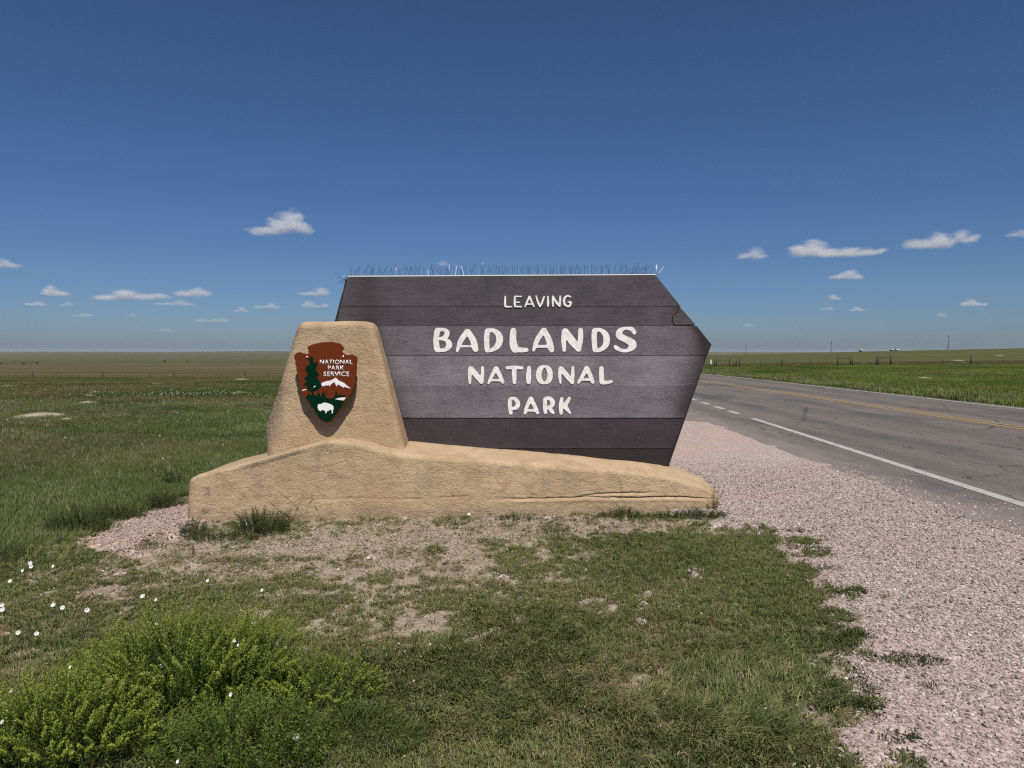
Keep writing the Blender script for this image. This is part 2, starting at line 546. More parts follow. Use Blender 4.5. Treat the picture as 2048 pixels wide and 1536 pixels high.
def hgt(x, y):
    x = np.asarray(x, dtype=float); y = np.asarray(y, dtype=float)
    plain = np.interp(y, _py, _ph)
    far = sstep(1500, 7000, y)
    t = x / np.maximum(y, 14)
    plain = plain + far * (fbm(x / 900.0 + 3.1, y / 2600.0, 5, 5) - 0.5) * 24
    plain = plain + 12 * far * np.exp(-((t + 0.36) / 0.10) ** 2)
    plain = plain + sstep(90, 300, y) * (1 - sstep(3500, 6000, y)) * (fbm(x / 260.0, y / 120.0, 9, 4) - 0.5) * np.clip(y / 170.0, 0, 7)
    w = sstep(0.12, -0.28, t)
    s_up = sstep(28, 480, y) ** 0.85
    tr = x / np.maximum(y, 40)
    ridge = np.interp(tr, _ht, _hv) * s_up * (1 - sstep(490, 760, y))
    ridge = ridge + sstep(60, 200, y) * (1 - sstep(490, 760, y)) * (fbm(x / 60.0, y / 50.0, 21, 3) - 0.5) * 0.5 * sstep(0.3, 0.5, tr)
    right = ridge * (1 - sstep(600, 1000, y)) + plain * sstep(560, 1000, y)
    h = plain * w + right * (1 - w)
    # shallow ditch beyond the road
    dz = sstep(15.2, 17.0, x) * (1 - sstep(18.5, 22, x)) * (1 - sstep(45, 75, y)) * sstep(0, 10, y)
    return h - 0.10 * dz


def T(u, v):
    """the terrain point seen at a photo pixel"""
    d = ray(u, v)
    lo = 2.0
    t = 2.0
    prev = t
    while t < 14000:
        p = Vector((0, 0, EYE)) + d * t
        if p.z < float(hgt(p.x, p.y)):
            a, b = prev, t
            for _ in range(25):
                m = (a + b) / 2
                q = Vector((0, 0, EYE)) + d * m
                if q.z < float(hgt(q.x, q.y)): b = m
                else: a = m
            q = Vector((0, 0, EYE)) + d * b
            return Vector((q.x, q.y, float(hgt(q.x, q.y))))
        prev = t
        t *= 1.02
    return None


def growing(a0, a1, step, far, g):
    c = list(np.arange(a0, a1 + 1e-6, step))
    s = step; x = c[-1]
    while x < far:
        s *= g; x += s; c.append(x)
    return c


xs_r = growing(0, 6.5, 0.09, 9500, 1.075)
xs_l = growing(0, 6.5, 0.09, 9500, 1.075)
xs = np.array(sorted(set([-a for a in xs_l] + xs_r)))
ys = np.array([-30, -15, -6, -2.0, 0.0, 1.0, 1.8] + growing(2.3, 14, 0.09, 11500, 1.06))

# control points of the near turf: (u, v, cover, dryness, length)
CTRL = [
    # bare strip along the wall
    (300, 1085, .10, .5, .5), (420, 1098, .22, .5, .6), (560, 1095, .10, .5, .5), (700, 1085, .08, .5, .5), (850, 1075, .10, .5, .5), (1000, 1062, .14, .4, .5),
    (1150, 1055, .30, .3, .6), (1250, 1050, .12, .2, .6), (1350, 1045, .25, .15, .6), (1430, 1048, .3, .1, .6),
    (450, 1130, .34, .6, .5), (620, 1140, .34, .6, .5), (760, 1125, .28, .55, .5), (900, 1120, .33, .5, .5), (1050, 1110, .42, .35, .6), (1180, 1100, .50, .25, .6),
    (700, 1180, .46, .55, .6), (860, 1180, .45, .55, .6), (1000, 1175, .48, .45, .6), (1130, 1165, .52, .4, .6), (1200, 1200, .55, .3, .7),
    # dark green lawn by the right end
    (1330, 1085, 1.0, .02, .75), (1450, 1085, 1.0, .02, .75), (1300, 1130, .85, .1, .7), (1420, 1130, .95, .08, .7), (1550, 1120, .7, .1, .7), (1620, 1150, .6, .1, .7),
    (1400, 1190, .85, .3, .8), (1300, 1200, .75, .45, .8), (1550, 1190, .8, .2, .8), (1660, 1200, .65, .15, .8),
    # dry mix at left
    (60, 1160, .55, .35, .8), (200, 1150, .52, .55, .6), (330, 1150, .52, .5, .6), (120, 1210, .52, .6, .7), (300, 1210, .56, .55, .7), (450, 1190, .54, .5, .7), (540, 1210, .62, .4, .7),
    (30, 1270, .5, .6, .8), (160, 1270, .5, .6, .8), (560, 1290, .58, .5, .8), (680, 1240, .58, .45, .8), (760, 1290, .62, .4, .8), (880, 1240, .58, .5, .8), (640, 1330, .64, .4, .9),
    # field edge
    (60, 1080, .9, .2, 1.1), (150, 1060, .95, .15, 1.2), (230, 1030, .95, .1, 1.2), (320, 1000, .95, .1, 1.2), (340, 1035, .0, .3, .5), (280, 1055, .05, .3, .5), (230, 1080, .2, .4, .6), (120, 1110, .7, .3, .9),
    # lower lawn
    (1000, 1230, .75, .25, .9), (1120, 1250, .9, .15, 1.0), (1000, 1330, .9, .15, 1.0), (880, 1330, .75, .25, 1.0), (1200, 1300, .85, .35, .9), (1330, 1260, .8, .55, .9), (1450, 1270, .85, .35, .9),
    (1580, 1270, .8, .2, .9), (1250, 1360, .60, .6, .9), (1400, 1350, .85, .2, 1.0), (1550, 1350, .85, .2, 1.0), (1660, 1330, .6, .15, .8), (1680, 1420, .7, .1, .9), (1720, 1500, .45, .1, .8),
    (850, 1400, .8, .25, 1.1), (1000, 1430, .85, .3, 1.1), (1150, 1450, .85, .4, 1.0), (1300, 1450, .85, .35, 1.0), (1450, 1440, .88, .25, 1.0), (1560, 1500, .8, .3, 1.0),
    (900, 1500, .9, .25, 1.2), (1050, 1520, .8, .45, 1.0), (1250, 1525, .85, .4, 1.0), (1420, 1520, .7, .35, .9), (650, 1500, 1, .1, 1.3), (300, 1480, 1, .1, 1.2), (100, 1420, .95, .2, 1.2), (400, 1350, .9, .2, 1.2),
]
_cp = np.array([[*G(u, v)[:2], a * (0.86 if v > 1225 and u > 780 else 1.0), b + (0.08 if v > 1225 and u > 780 else 0.0), c] for u, v, a, b, c in CTRL])


def turf(x, y):
    """cover, dryness and blade length of the near turf"""
    x = np.asarray(x, float).ravel(); y = np.asarray(y, float).ravel()
    out = np.zeros((len(x), 3))
    for i in range(0, len(x), 20000):
        dx = x[i:i + 20000, None] - _cp[None, :, 0]; dy = y[i:i + 20000, None] - _cp[None, :, 1]
        w = 1.0 / (dx * dx + dy * dy + 0.012) ** 1.6
        out[i:i + 20000] = (w[:, :, None] * _cp[None, :, 2:]).sum(1) / w.sum(1)[:, None]
    return out[:, 0], out[:, 1], out[:, 2]


# gravel pad outline on the ground (photo pixels turned into ground points), ragged by noise
PAD = [(1415, 1020), (1440, 1035), (1470, 1050), (1540, 1062), (1600, 1090), (1645, 1125), (1680, 1170), (1705, 1225), (1690, 1290), (1700, 1360), (1730, 1430), (1765, 1500), (1790, 1560)]
PAD_XY = [tuple(G(u, v)[:2]) for u, v in PAD]
_pad_y = np.array([p[1] for p in PAD_XY][::-1]); _pad_x = np.array([p[0] for p in PAD_XY][::-1])


def pad_edge(y):
    """x of the turf/gravel boundary at the right"""
    return np.interp(y, _pad_y, _pad_x)


def in_gravel(x, y):
    """soft 0..1 gravel membership in front of and around the sign"""
    e = pad_edge(y)
    a = sstep(-0.42, 0.48, x - e) * (y < 6.95)
    b = (y >= 6.95) * sstep(1.3, 1.9, x) * sstep(19, 17, y)
    c = np.exp(-(((x + 3.24) / 0.36) ** 2 + ((y - 6.75) / 0.74) ** 2))
    return np.clip(np.maximum(np.maximum(a, b), c * 1.3), 0, 1)


# -- the ground sheet
XX, YY = np.meshgrid(xs, ys)
ZZ = hgt(XX, YY)
near = (1 - sstep(9, 14, YY)) * (1 - sstep(5, 8, np.abs(XX)))
ZZ = ZZ - 0.02 * near + 0.03 * near * (fbm(XX * 1.6, YY * 1.6, 3, 4) - 0.5)
roadm = sstep(3.6, 4.3, XX) * (1 - sstep(14.7, 15.6, XX)) * (1 - sstep(240, 300, YY))
ZZ = ZZ - 0.05 * roadm
nx, ny = len(xs), len(ys)
V = np.stack([XX.ravel(), YY.ravel(), ZZ.ravel()], 1)
i0 = (np.arange(ny - 1)[:, None] * nx + np.arange(nx - 1)[None, :]).ravel()
F = np.stack([i0, i0 + 1, i0 + nx + 1, i0 + nx], 1)
me = mesh_np("ground", V, F, smooth=True)
fx, fy = XX.ravel(), YY.ravel()
cov, dry, _l = turf(np.clip(fx, -6, 6), np.clip(fy, 2, 9))
nearm = (1 - sstep(8.0, 9.0, fy)) * (1 - sstep(4.5, 6, np.abs(fx)))
patch = fbm(fx * 2.2, fy * 2.2, 31, 4)
bare = (0.85 - 0.6 * sstep(0.55, 0.8, cov)) * sstep(0.60, 0.34, cov * 0.96 + ((fbm(fx * 3.2, fy * 3.2, 31, 4) - 0.5) * 0.85 + (fbm(fx * 11, fy * 11, 33, 4, 0.65) - 0.5) * 0.7) * (1.2 - 0.7 * cov)) * nearm
bare = np.maximum(bare, in_gravel(fx, fy) * (fy < 8) * 0.9)
tt = fx / np.maximum(fy, 10)
tan = 0.25 * fbm(fx / 14.0, fy / 9.0, 41, 4) + 0
left = sstep(0.1, -0.2, tt)
tan = np.where(fy < 95, np.clip(tan - 0.05 + 0.35 * sstep(0.55, 0.75, fbm(fx / 9.0, fy / 7.0, 44, 4)), 0, 1), tan)
tan = np.maximum(tan, left * sstep(97, 108, fy) * (0.92 - 0.80 * sstep(0.38, 0.58, fbm(fx / 300.0, fy / 60.0, 47, 4))))
tan = np.maximum(tan, (1 - left) * sstep(76, 92, fy) * (1 - sstep(480, 560, fy)) * np.clip(0.10 + 1.3 * (fbm(fx / 45.0, fy / 40.0, 48, 4) - 0.5), 0, 1))
tan = np.maximum(tan, (1 - left) * sstep(520, 700, fy) * 1.0)
lush = (1 - left) * sstep(14, 17, fx) * (1 - 0.55 * sstep(70, 90, fy)) * (1 - sstep(480, 560, fy)) * np.clip(0.75 + 1.4 * (fbm(fx / 10.0, fy / 6.0, 51, 4) - 0.5), 0, 1)
lush = np.maximum(lush, left * (1 - sstep(12, 30, fy)) * np.clip(0.5 + 1.5 * (fbm(fx / 4.0, fy / 4.0, 52, 4) - 0.5), 0, 1))
for nm, arr in (("near", nearm), ("bare", bare), ("tan", np.maximum(tan, nearm * dry * 0.6)), ("lush", lush)):
    a = me.attributes.new(nm, 'FLOAT', 'POINT'); a.data.foreach_set("value", np.clip(arr, 0, 1).astype(np.float32))
ground = link("ground", me, M_ground)
tag(ground, kind="structure")


def sheet(name, poly, z, mat, res=None, kind="structure"):
    """a flat sheet from an outline; z over the level ground"""
    bm = bmesh.new()
    vs_ = [bm.verts.new((x, y, z)) for x, y in poly]
    f = bm.faces.new(vs_); bm.normal_update()
    if f.normal.z < 0: f.normal_flip()
    bmesh.ops.triangulate(bm, faces=[f])
    m_ = bpy.data.meshes.new(name); bm.to_mesh(m_); bm.free()
    o = link(name, m_, mat); tag(o, kind=kind)
    return o


# -- gravel shoulder, as a fine grid following the ragged edge
def gravel_sheet():
    gx = np.arange(-4.9, 5.2, 0.07); gy = np.concatenate([np.arange(1.2, 8.2, 0.07), np.arange(8.2, 18.6, 0.16)])
    X, Y = np.meshgrid(gx, gy)
    m = in_gravel(X, Y) + (fbm(X * 4.5, Y * 4.5, 61, 5, 0.7) - 0.5) * 1.6
    keep = (m > 0.42)
    # the asphalt edge closes it on the right; the pull-out closes it at the back
    right = 4.62 + (fbm(Y * 0.9, Y * 0 + 2.2, 63, 4) - 0.5) * 0.35
    keep &= X < right + 0.05
    back = 17.0 + (fbm(X * 0.8, X * 0 + 7.7, 64, 4) - 0.5) * 0.9 - 0.5 * sstep(3.2, 4.6, X) 
    keep &= Y < back
    n0, n1 = X.shape
    # drop the verts to just under the ground at the rim so no floating edge shows
    Zt = np.where(keep, 0.006 + 0.014 * (fbm(X * 2.5, Y * 2.5, 66, 3) - 0.3), -0.04)
    ii = (np.arange(n0 - 1)[:, None] * n1 + np.arange(n1 - 1)[None, :])
    kq = keep[:-1, :-1] | keep[1:, :-1] | keep[:-1, 1:] | keep[1:, 1:]
    ii = ii[kq]
    Fq = np.stack([ii, ii + 1, ii + n1 + 1, ii + n1], 1)
    used = np.unique(Fq); remap = -np.ones(n0 * n1, int); remap[used] = np.arange(len(used))
    Vq = np.stack([X.ravel(), Y.ravel(), Zt.ravel()], 1)[used]
    m_ = mesh_np("gravel_shoulder", Vq, remap[Fq], smooth=True)
    rp = G(1480, 995)
    red = np.exp(-(((Vq[:, 0] - rp.x) / 0.55) ** 2 + ((Vq[:, 1] - rp.y) / 0.16) ** 2))
    for (u, v, a, b) in ((1560, 1000, .3, .08), (1360, 900, .5, .5), (1470, 870, .8, .9)):
        q = G(u, v); red = np.maximum(red, 0.6 * np.exp(-(((Vq[:, 0] - q.x) / a) ** 2 + ((Vq[:, 1] - q.y) / b) ** 2)))
    red = np.maximum(red, 0.35 * (Vq[:, 0] < -2.3))
    at = m_.attributes.new("red", 'FLOAT', 'POINT'); at.data.foreach_set("value", red.astype(np.float32))
    o = link("gravel_shoulder", m_, M_gravel); tag(o, kind="structure")
    return keep, gx, gy


gravel_sheet()


# -- road: gently wavering near edge, straight far edge, runs on behind the sign
def road_edge(y):
    return 4.45 + (fbm(np.asarray(y) * 0.9, np.asarray(y) * 0 + 2.2, 63, 4) - 0.5) * 0.35


def strip(name, xl, xr, yv, z, mat, kind="structure", follow=True, cols=1):
    yv = np.asarray(yv, float)
    xl = np.broadcast_to(xl, yv.shape); xr = np.broadcast_to(xr, yv.shape)
    rows = []
    for k in range(cols + 1):
        xk = xl + (xr - xl) * k / cols
        zk = (hgt(xk, yv) if follow else 0) + z
        rows.append(np.stack([xk, yv, zk], 1))
    Vr = np.stack(rows, 1).reshape(-1, 3)
    n1 = cols + 1
    ii = (np.arange(len(yv) - 1)[:, None] * n1 + np.arange(cols)[None, :]).ravel()
    Fr = np.stack([ii, ii + 1, ii + n1 + 1, ii + n1], 1)
    o = link(name, mesh_np(name, Vr, Fr, smooth=True), mat); tag(o, kind=kind)
    return o


ry = np.concatenate([np.arange(-25, 17, 0.25), np.arange(17, 60, 1.0), np.arange(60, 280, 4.0)])
redge = np.where(ry < 16.4, road_edge(ry), np.interp(ry, [16.4, 17.2, 19, 26, 31, 300], [4.4, 2.5, 1.2, 1.2, 4.6, 4.9]))
strip("road", redge, 14.75 + 0.05 * np.sin(ry), ry, 0.012, M_asphalt, cols=10)
LX = np.interp
wl_x = lambda y: 4.98 + 0.048 * np.asarray(y)
yv = np.concatenate([np.arange(-20, 17.0, 0.5), [17.05]])
strip("edge_line", wl_x(yv) - 0.075, wl_x(yv) + 0.075, yv, 0.017, M_white_line)
for k, y0 in enumerate((18.3, 19.9, 21.6, 23.5, 25.6, 27.9)):
    yv = np.linspace(y0, y0 + 0.95, 3)
    strip("lane_dash", wl_x(yv) - 0.085, wl_x(yv) + 0.085, yv, 0.017, M_white_line)
yv = np.concatenate([np.arange(-20, 60, 1.0), np.arange(60, 270, 6.0)])
for dx in (-0.15, 0.15):
    strip("centre_line", 10.72 + dx - 0.06, 10.72 + dx + 0.06, yv, 0.017, M_yellow_line)
strip("edge_line", 14.30, 14.43, yv, 0.017, M_white_line)

# ------------------------------------------------------------------ the concrete monument
monument = empty("sign_monument", (-0.5, 7.3, 0))
tag(monument, "tan stucco sign base with a long low wall and a tapered pillar", "monument")


def base_wall():
    # top height along x at the board's foot
    tx = [-3.14, -3.10, -3.02, -2.42, -1.95, -1.80, -1.62, -1.115, 0.19, 1.33, 1.62, 1.98, 2.10, 2.14]
    tz = [0.335, 0.385, 0.425, 0.575, 0.712, 0.745, 0.742, 0.672, 0.556, 0.452, 0.405, 0.285, 0.222, 0.17]
    xs_ = np.concatenate([np.linspace(-3.14, -2.98, 12), np.arange(-2.96, 1.94, 0.02), np.linspace(1.95, 2.14, 14)])
    zt = np.interp(xs_, tx, tz)
    k = np.ones(9) / 9
    zp = np.pad(zt, 4, mode='edge'); zs = np.convolve(zp, k, 'valid')
    zt = np.where((xs_ > -2.9) & (xs_ < 1.95), zs, zt)
    yf = 6.735 + (xs_ + 3.0) * 0.086
    yb = 8.05 + 0 * xs_
    # plan rounding at the two ends
    rl = 0.10
    el = np.clip((xs_ + 3.14) / rl, 0, 1); arc_l = 1 - np.sqrt(np.clip(1 - (1 - el) ** 2, 0, 1))
    rr = 0.10
    er = np.clip((2.14 - xs_) / rr, 0, 1); arc_r = 1 - np.sqrt(np.clip(1 - (1 - er) ** 2, 0, 1))
    yf = yf + rl * arc_l + rr * arc_r
    yb = yb - rl * arc_l - rr * arc_r
    yb = yb - 0.42 * sstep(1.85, 2.14, xs_)
    NF, NA, NT_ = 64, 12, 14
    rad = np.where(xs_ < -1.7, 0.05, 0.05 + 0.02 * sstep(-1.7, -1.1, xs_))
    tilt = 0.062 * sstep(-1.75, -1.0, xs_)
    rows = []
    crack1 = lambda x: np.interp(x, [-0.3, 0.6, 0.85, 1.2, 1.6], [0.150, 0.150, 0.185, 0.192, 0.185])
    crack2 = lambda x: np.interp(x, [0.5, 1.2, 1.7, 2.1], [0.158, 0.145, 0.140, 0.105])
    dirts = []
    for j in range(NF + NA + NT_ + 8):
        if j <= NF:                              # front face, slightly battered
            f = j / NF
            z = -0.06 + (zt - tilt - rad * 0.85 + 0.06) * f
            y = yf + 0.045 * f
            ny_, nz_ = -1.0, 0.0
        elif j <= NF + NA:                       # rounded lip
            a = (j - NF) / NA * math.pi / 2
            z = zt - tilt - rad * 0.85 + rad * 0.85 * math.sin(a)
            y = yf + 0.045 + rad * (1 - math.cos(a))
            ny_, nz_ = -math.cos(a), math.sin(a)
        elif j <= NF + NA + NT_:
            f = (j - NF - NA) / NT_
            y = yf + 0.045 + rad + (yb - 0.06 - yf - 0.045 - rad) * f
            z = zt - tilt * np.clip(1 - (y - (yf + 0.045 + rad)) / np.maximum(0.05, 7.5 - (yf + 0.045 + rad)), 0, 1) - 0.02 * f
            ny_, nz_ = 0, 1
        else:
            f = (j - NF - NA - NT_) / 7.0
            y = yb - 0.06 * (1 - min(1, f * 3))
            z = (zt - 0.02) - (zt + 0.05) * f ** 1.2
            ny_, nz_ = 0.7, 0.3
        d = 0.018 * (fbm(xs_ * 1.7, y * 2 + z * 2.2, 71, 3) - 0.5) + 0.012 * (fbm(xs_ * 7, y * 7 + z * 8, 73, 3) - 0.5) + 0.005 * (fbm(xs_ * 30, y * 30 + z * 34, 75, 2) - 0.5)
        if j <= NF:
            for cr, x0, x1, amp in ((crack1, -0.25, 1.55, 0.019), (crack2, 0.55, 2.12, 0.021)):
                dz = cr(xs_) + 0.006 * (fbm(xs_ * 9, xs_ * 0, 77, 3) - 0.5) - z
                on = sstep(x0, x0 + 0.35, xs_) * (1 - sstep(x1 - 0.3, x1, xs_))
                d = d - amp * on * np.exp(-dz / 0.014) * (dz > 0) + 0.008 * on * np.exp(-((dz - 0.035) / 0.02) ** 2)
            # faint ledge lines along the foot at the left
            cz = 0.17 + 0.05 * (fbm(xs_ * 2, xs_ * 0 + 4, 79, 3) - 0.5)
            dz = cz - z
            d = d - 0.010 * (dz > 0) * np.exp(-dz / 0.01) * sstep(-2.2, -1.8, xs_) * (1 - sstep(-0.2, 0.2, xs_)) * (fbm(xs_ * 5, xs_ * 0, 80, 2) > 0.45)
        yy = y + ny_ * d; zz = z + nz_ * d
        rows.append(np.stack([xs_, yy, zz], 1))
        dv = np.zeros_like(xs_)
        if NF - 7 <= j <= NF + NA + NT_:         # grimy lip on the left slope
            dv = dv + 0.8 * ((j >= NF - 2) and (j <= NF + 4)) * sstep(-2.75, -2.5, xs_) * (1 - sstep(-2.1, -1.95, xs_)) + 0.22 * (j <= NF + 3) * (1 - sstep(-1.95, -1.6, xs_)) * sstep(-2.2, -1.9, xs_)
        dv = dv + 0.55 * (1 - sstep(-3.14, -3.09, xs_)) + 0.35 * sstep(2.06, 2.13, xs_)
        if j <= NF:
            for (px_, pz_, rx_, rz_) in ((-2.93, 0.29, .03, .02), (-2.92, 0.24, .025, .025), (2.02, 0.19, .06, .015), (1.55, 0.30, .05, .02), (-2.95, .08, .05, .03)):
                dv = dv + 0.9 * np.exp(-((xs_ - px_) / rx_) ** 2 - ((z - pz_) / rz_) ** 2)
            dv = dv + 0.5 * sstep(0.11, 0.0, z + 0.08 * (fbm(xs_ * 6, xs_ * 0 + 9, 78, 4) - 0.5)) + 0.3 * sstep(0.62, 0.8, fbm(xs_ * 9, z * 1.2 + xs_ * 0, 76, 3)) * sstep(0.0, 0.3, z)
        dirts.append(np.clip(dv, 0, 1))
    G_ = np.stack(rows, 1)                       # (nx, nsec, 3)
    n0, n1 = G_.shape[:2]
    Vb = G_.reshape(-1, 3)
    ii = (np.arange(n0 - 1)[:, None] * n1 + np.arange(n1 - 1)[None, :]).ravel()
    Fb = [tuple(q) for q in np.stack([ii, ii + n1, ii + n1 + 1, ii + 1], 1).tolist()]
    Fb.append(tuple(range(n1)))
    Fb.append(tuple(range((n0 - 1) * n1 + n1 - 1, (n0 - 1) * n1 - 1, -1)))
    m_ = mesh_np("base_wall", Vb, Fb, smooth=True)
    at = m_.attributes.new("dirt", 'FLOAT', 'POINT')
    at.data.foreach_set("value", np.stack(dirts, 1).ravel().astype(np.float32))
    link("base_wall", m_, M_stucco, monument)


base_wall()


def round_poly(pts, radii, n=7):
    out = []
    m = len(pts)
    for i in range(m):
        p0, p1, p2 = Vector(pts[i - 1]), Vector(pts[i]), Vector(pts[(i + 1) % m])
        r = radii[i]
        if r <= 0: out.append(p1); continue
        a = p1 + (p0 - p1).normalized() * r; b = p1 + (p2 - p1).normalized() * r
        for k in range(n + 1):
            t = k / n
            out.append(a * (1 - t) ** 2 + p1 * 2 * t * (1 - t) + b * t * t)
    return out


def pillar():
    YB = 7.12
    pix = [(536, 925), (526, 858), (548, 792), (591, 642), (741, 641), (817, 925)]
    pts = [(P(u, v, YB + 0.02).x, P(u, v, YB + 0.02).z) for u, v in pix]
    poly = round_poly(pts, [0, 0.10, 0.18, 0.085, 0.10, 0])
    # resample densely
    q = []
    for i in range(len(poly)):
        a, b = poly[i], poly[(i + 1) % len(poly)]
        n = max(1, int((b - a).length / 0.035))
        for k in range(n): q.append(a.lerp(b, k / n))
    q = np.array([(p.x, p.y) for p in q])
    c = q.mean(0)
    nrm = np.zeros_like(q)
    for i in range(len(q)):
        t = q[(i + 1) % len(q)] - q[i - 1]
        nn = np.array([t[1], -t[0]]); nn /= np.linalg.norm(nn)
        if np.dot(nn, q[i] - c) < 0: nn = -nn
        nrm[i] = nn
    zmin = q[:, 1].min()

    def fy_(z): return YB + 0.078 * (z - 0.62)
    rings = []
    r = 0.062
    YBK = 7.485
    rings.append(np.stack([q[:, 0], np.full(len(q), YBK), q[:, 1]], 1))
    for k in range(1, 5):
        y = YBK + (fy_(q[:, 1]) + r - YBK) * k / 5
        rings.append(np.stack([q[:, 0], y, q[:, 1]], 1))
    for k in range(7):
        a = k / 6 * math.pi / 2
        ins = r * (1 - math.cos(a)); dp = r * (1 - math.sin(a))
        qq = q - nrm * ins
        rings.append(np.stack([qq[:, 0], fy_(qq[:, 1]) + dp, qq[:, 1]], 1))
    inner = rings[-1][:, [0, 2]]
    for s in (0.985,):
        qq = c + (inner - c) * s
        rings.append(np.stack([qq[:, 0], fy_(qq[:, 1]), qq[:, 1]], 1))
    rg = []
    for k, rr_ in enumerate(rings):
        d = 0.012 * (fbm(rr_[:, 0] * 3, rr_[:, 2] * 3 + rr_[:, 1], 81, 3) - 0.5) + 0.006 * (fbm(rr_[:, 0] * 14, rr_[:, 2] * 14, 83, 3) - 0.5)
        rr_ = rr_.copy()
        if k > 7: rr_[:, 1] -= d
        elif k > 0: rr_[:, 0] += nrm[:, 0] * d; rr_[:, 2] += nrm[:, 1] * d
        rg.append(rr_)
    n = len(q); Vp = np.concatenate(rg)
    Fp = []
    for k in range(len(rg) - 1):
        for i in range(n):
            Fp.append((k * n + i, k * n + (i + 1) % n, (k + 1) * n + (i + 1) % n, (k + 1) * n + i))
    Fp.append(tuple((len(rg) - 1) * n + i for i in range(n)))
    Fp.append(tuple(range(n - 1, -1, -1)))
    m_ = mesh_np("pillar", Vp, Fp, smooth=True)
    m_.polygons[len(Fp) - 2].use_smooth = False; m_.polygons[len(Fp) - 1].use_smooth = False
    bm = bmesh.new(); bm.from_mesh(m_); bm.faces.ensure_lookup_table(); bmesh.ops.triangulate(bm, faces=[bm.faces[len(Fp) - 2]])
    fr = [f for f in bm.faces if not f.smooth and f.calc_center_median().y < 7.4]
    for q_ in range(1, 9):
        for co_, no_ in ((( -2.46 + 0.17 * q_, 0, 0), (1, 0, 0)), ((0, 0, 0.5 + 0.16 * q_), (0, 0, 1))):
            g_ = [f for f in bm.faces if not f.smooth and f.calc_center_median().y < 7.4]
            bmesh.ops.bisect_plane(bm, geom=g_ + list({e for f in g_ for e in f.edges}) + list({v for f in g_ for v in f.verts}), plane_co=co_, plane_no=no_)
    bm.to_mesh(m_); bm.free(); bm = bmesh.new(); bm.from_mesh(m_); bmesh.ops.recalc_face_normals(bm, faces=bm.faces[:]); bm.to_mesh(m_); bm.free()
    Vp = np.zeros(len(m_.vertices) * 3, dtype=np.float32); m_.vertices.foreach_get("co", Vp); Vp = Vp.reshape(-1, 3)
    x, z = Vp[:, 0], Vp[:, 2]
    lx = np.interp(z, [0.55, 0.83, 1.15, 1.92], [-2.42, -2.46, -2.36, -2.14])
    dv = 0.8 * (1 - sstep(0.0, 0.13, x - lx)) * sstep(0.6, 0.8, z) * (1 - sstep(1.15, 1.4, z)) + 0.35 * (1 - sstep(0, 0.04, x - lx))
    rx = np.interp(z, [0.6, 1.92], [-1.07, -1.47])
    dv = dv + 0.18 * np.exp(-((z - 1.80) / 0.04) ** 2) + 0.15 * sstep(1.2, 1.8, z) * sstep(-2.0, -2.2, x)
    at = m_.attributes.new("dirt", 'FLOAT', 'POINT'); at.data.foreach_set("value", np.clip(dv, 0, 1).astype(np.float32))
    link("pillar", m_, M_stucco, monument)


pillar()

# ------------------------------------------------------------------ the plank board with its letters
YBOARD = 7.50
board = empty("sign_board", (0.3, YBOARD, 0.5))
tag(board, "brown plank sign board with white lettering and a pointed right end", "sign board")
B = lambda u, v: (P(u, v, YBOARD).x, P(u, v, YBOARD).z)
outline = [B(695, 554.5), B(1312, 551), B(1423, 689), B(1331, 937), B(602, 937)]


def clip(poly, z, keep_above):
    out = []
    for i in range(len(poly)):
        a, b = poly[i], poly[(i + 1) % len(poly)]
        ia, ib = (a[1] >= z) == keep_above, (b[1] >= z) == keep_above
        if ia: out.append(a)
        if ia != ib:
            t = (z - a[1]) / (b[1] - a[1]); out.append((a[0] + (b[0] - a[0]) * t, z))
    return out


zc = lambda v: P(1024, v, YBOARD).z
cuts = [540, 613.5, 651.5, 711.5, 774, 836, 897, 945]
tones = [(0.076, 0.068, 0.077), (0.074, 0.066, 0.075), (0.130, 0.119, 0.133), (0.184, 0.169, 0.186), (0.146, 0.133, 0.147), (0.048, 0.038, 0.044), (0.028, 0.020, 0.023)]
offs = [0.0, 0.003, -0.002, 0.001, -0.001, 0.006, 0.009]
chip = [B(1360, 614.6), B(1354.7, 626), B(1346, 632.5), B(1345, 640), B(1348.7, 649.8), B(1391, 649.0)]
pR = np.array(outline[2]); pRt = np.array(outline[1]); pRb = np.array(outline[3])


def worn_attr(me_, lower):
    co = np.zeros(len(me_.vertices) * 3, dtype=np.float32); me_.vertices.foreach_get("co", co); co = co.reshape(-1, 3)
    p = co[:, [0, 2]]

    def dist(a, b):
        t = (b - a) / np.linalg.norm(b - a); nn = np.array([-t[1], t[0]])
        return np.abs((p - a) @ nn)
    d1, d2 = dist(pRt, pR), dist(pR, pRb)
    w = 0.75 * np.exp(-(d1 / 0.10) ** 2) * sstep(2.2, 1.9, p[:, 1]) + 0.95 * np.exp(-(d2 / 0.15) ** 2) * sstep(0.75, 1.0, p[:, 1])
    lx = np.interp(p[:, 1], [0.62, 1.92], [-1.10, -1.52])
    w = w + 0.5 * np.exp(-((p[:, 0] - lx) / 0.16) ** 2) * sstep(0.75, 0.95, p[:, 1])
    a = me_.attributes.new("worn", 'FLOAT', 'POINT'); a.data.foreach_set("value", np.clip(w, 0, 1).astype(np.float32))


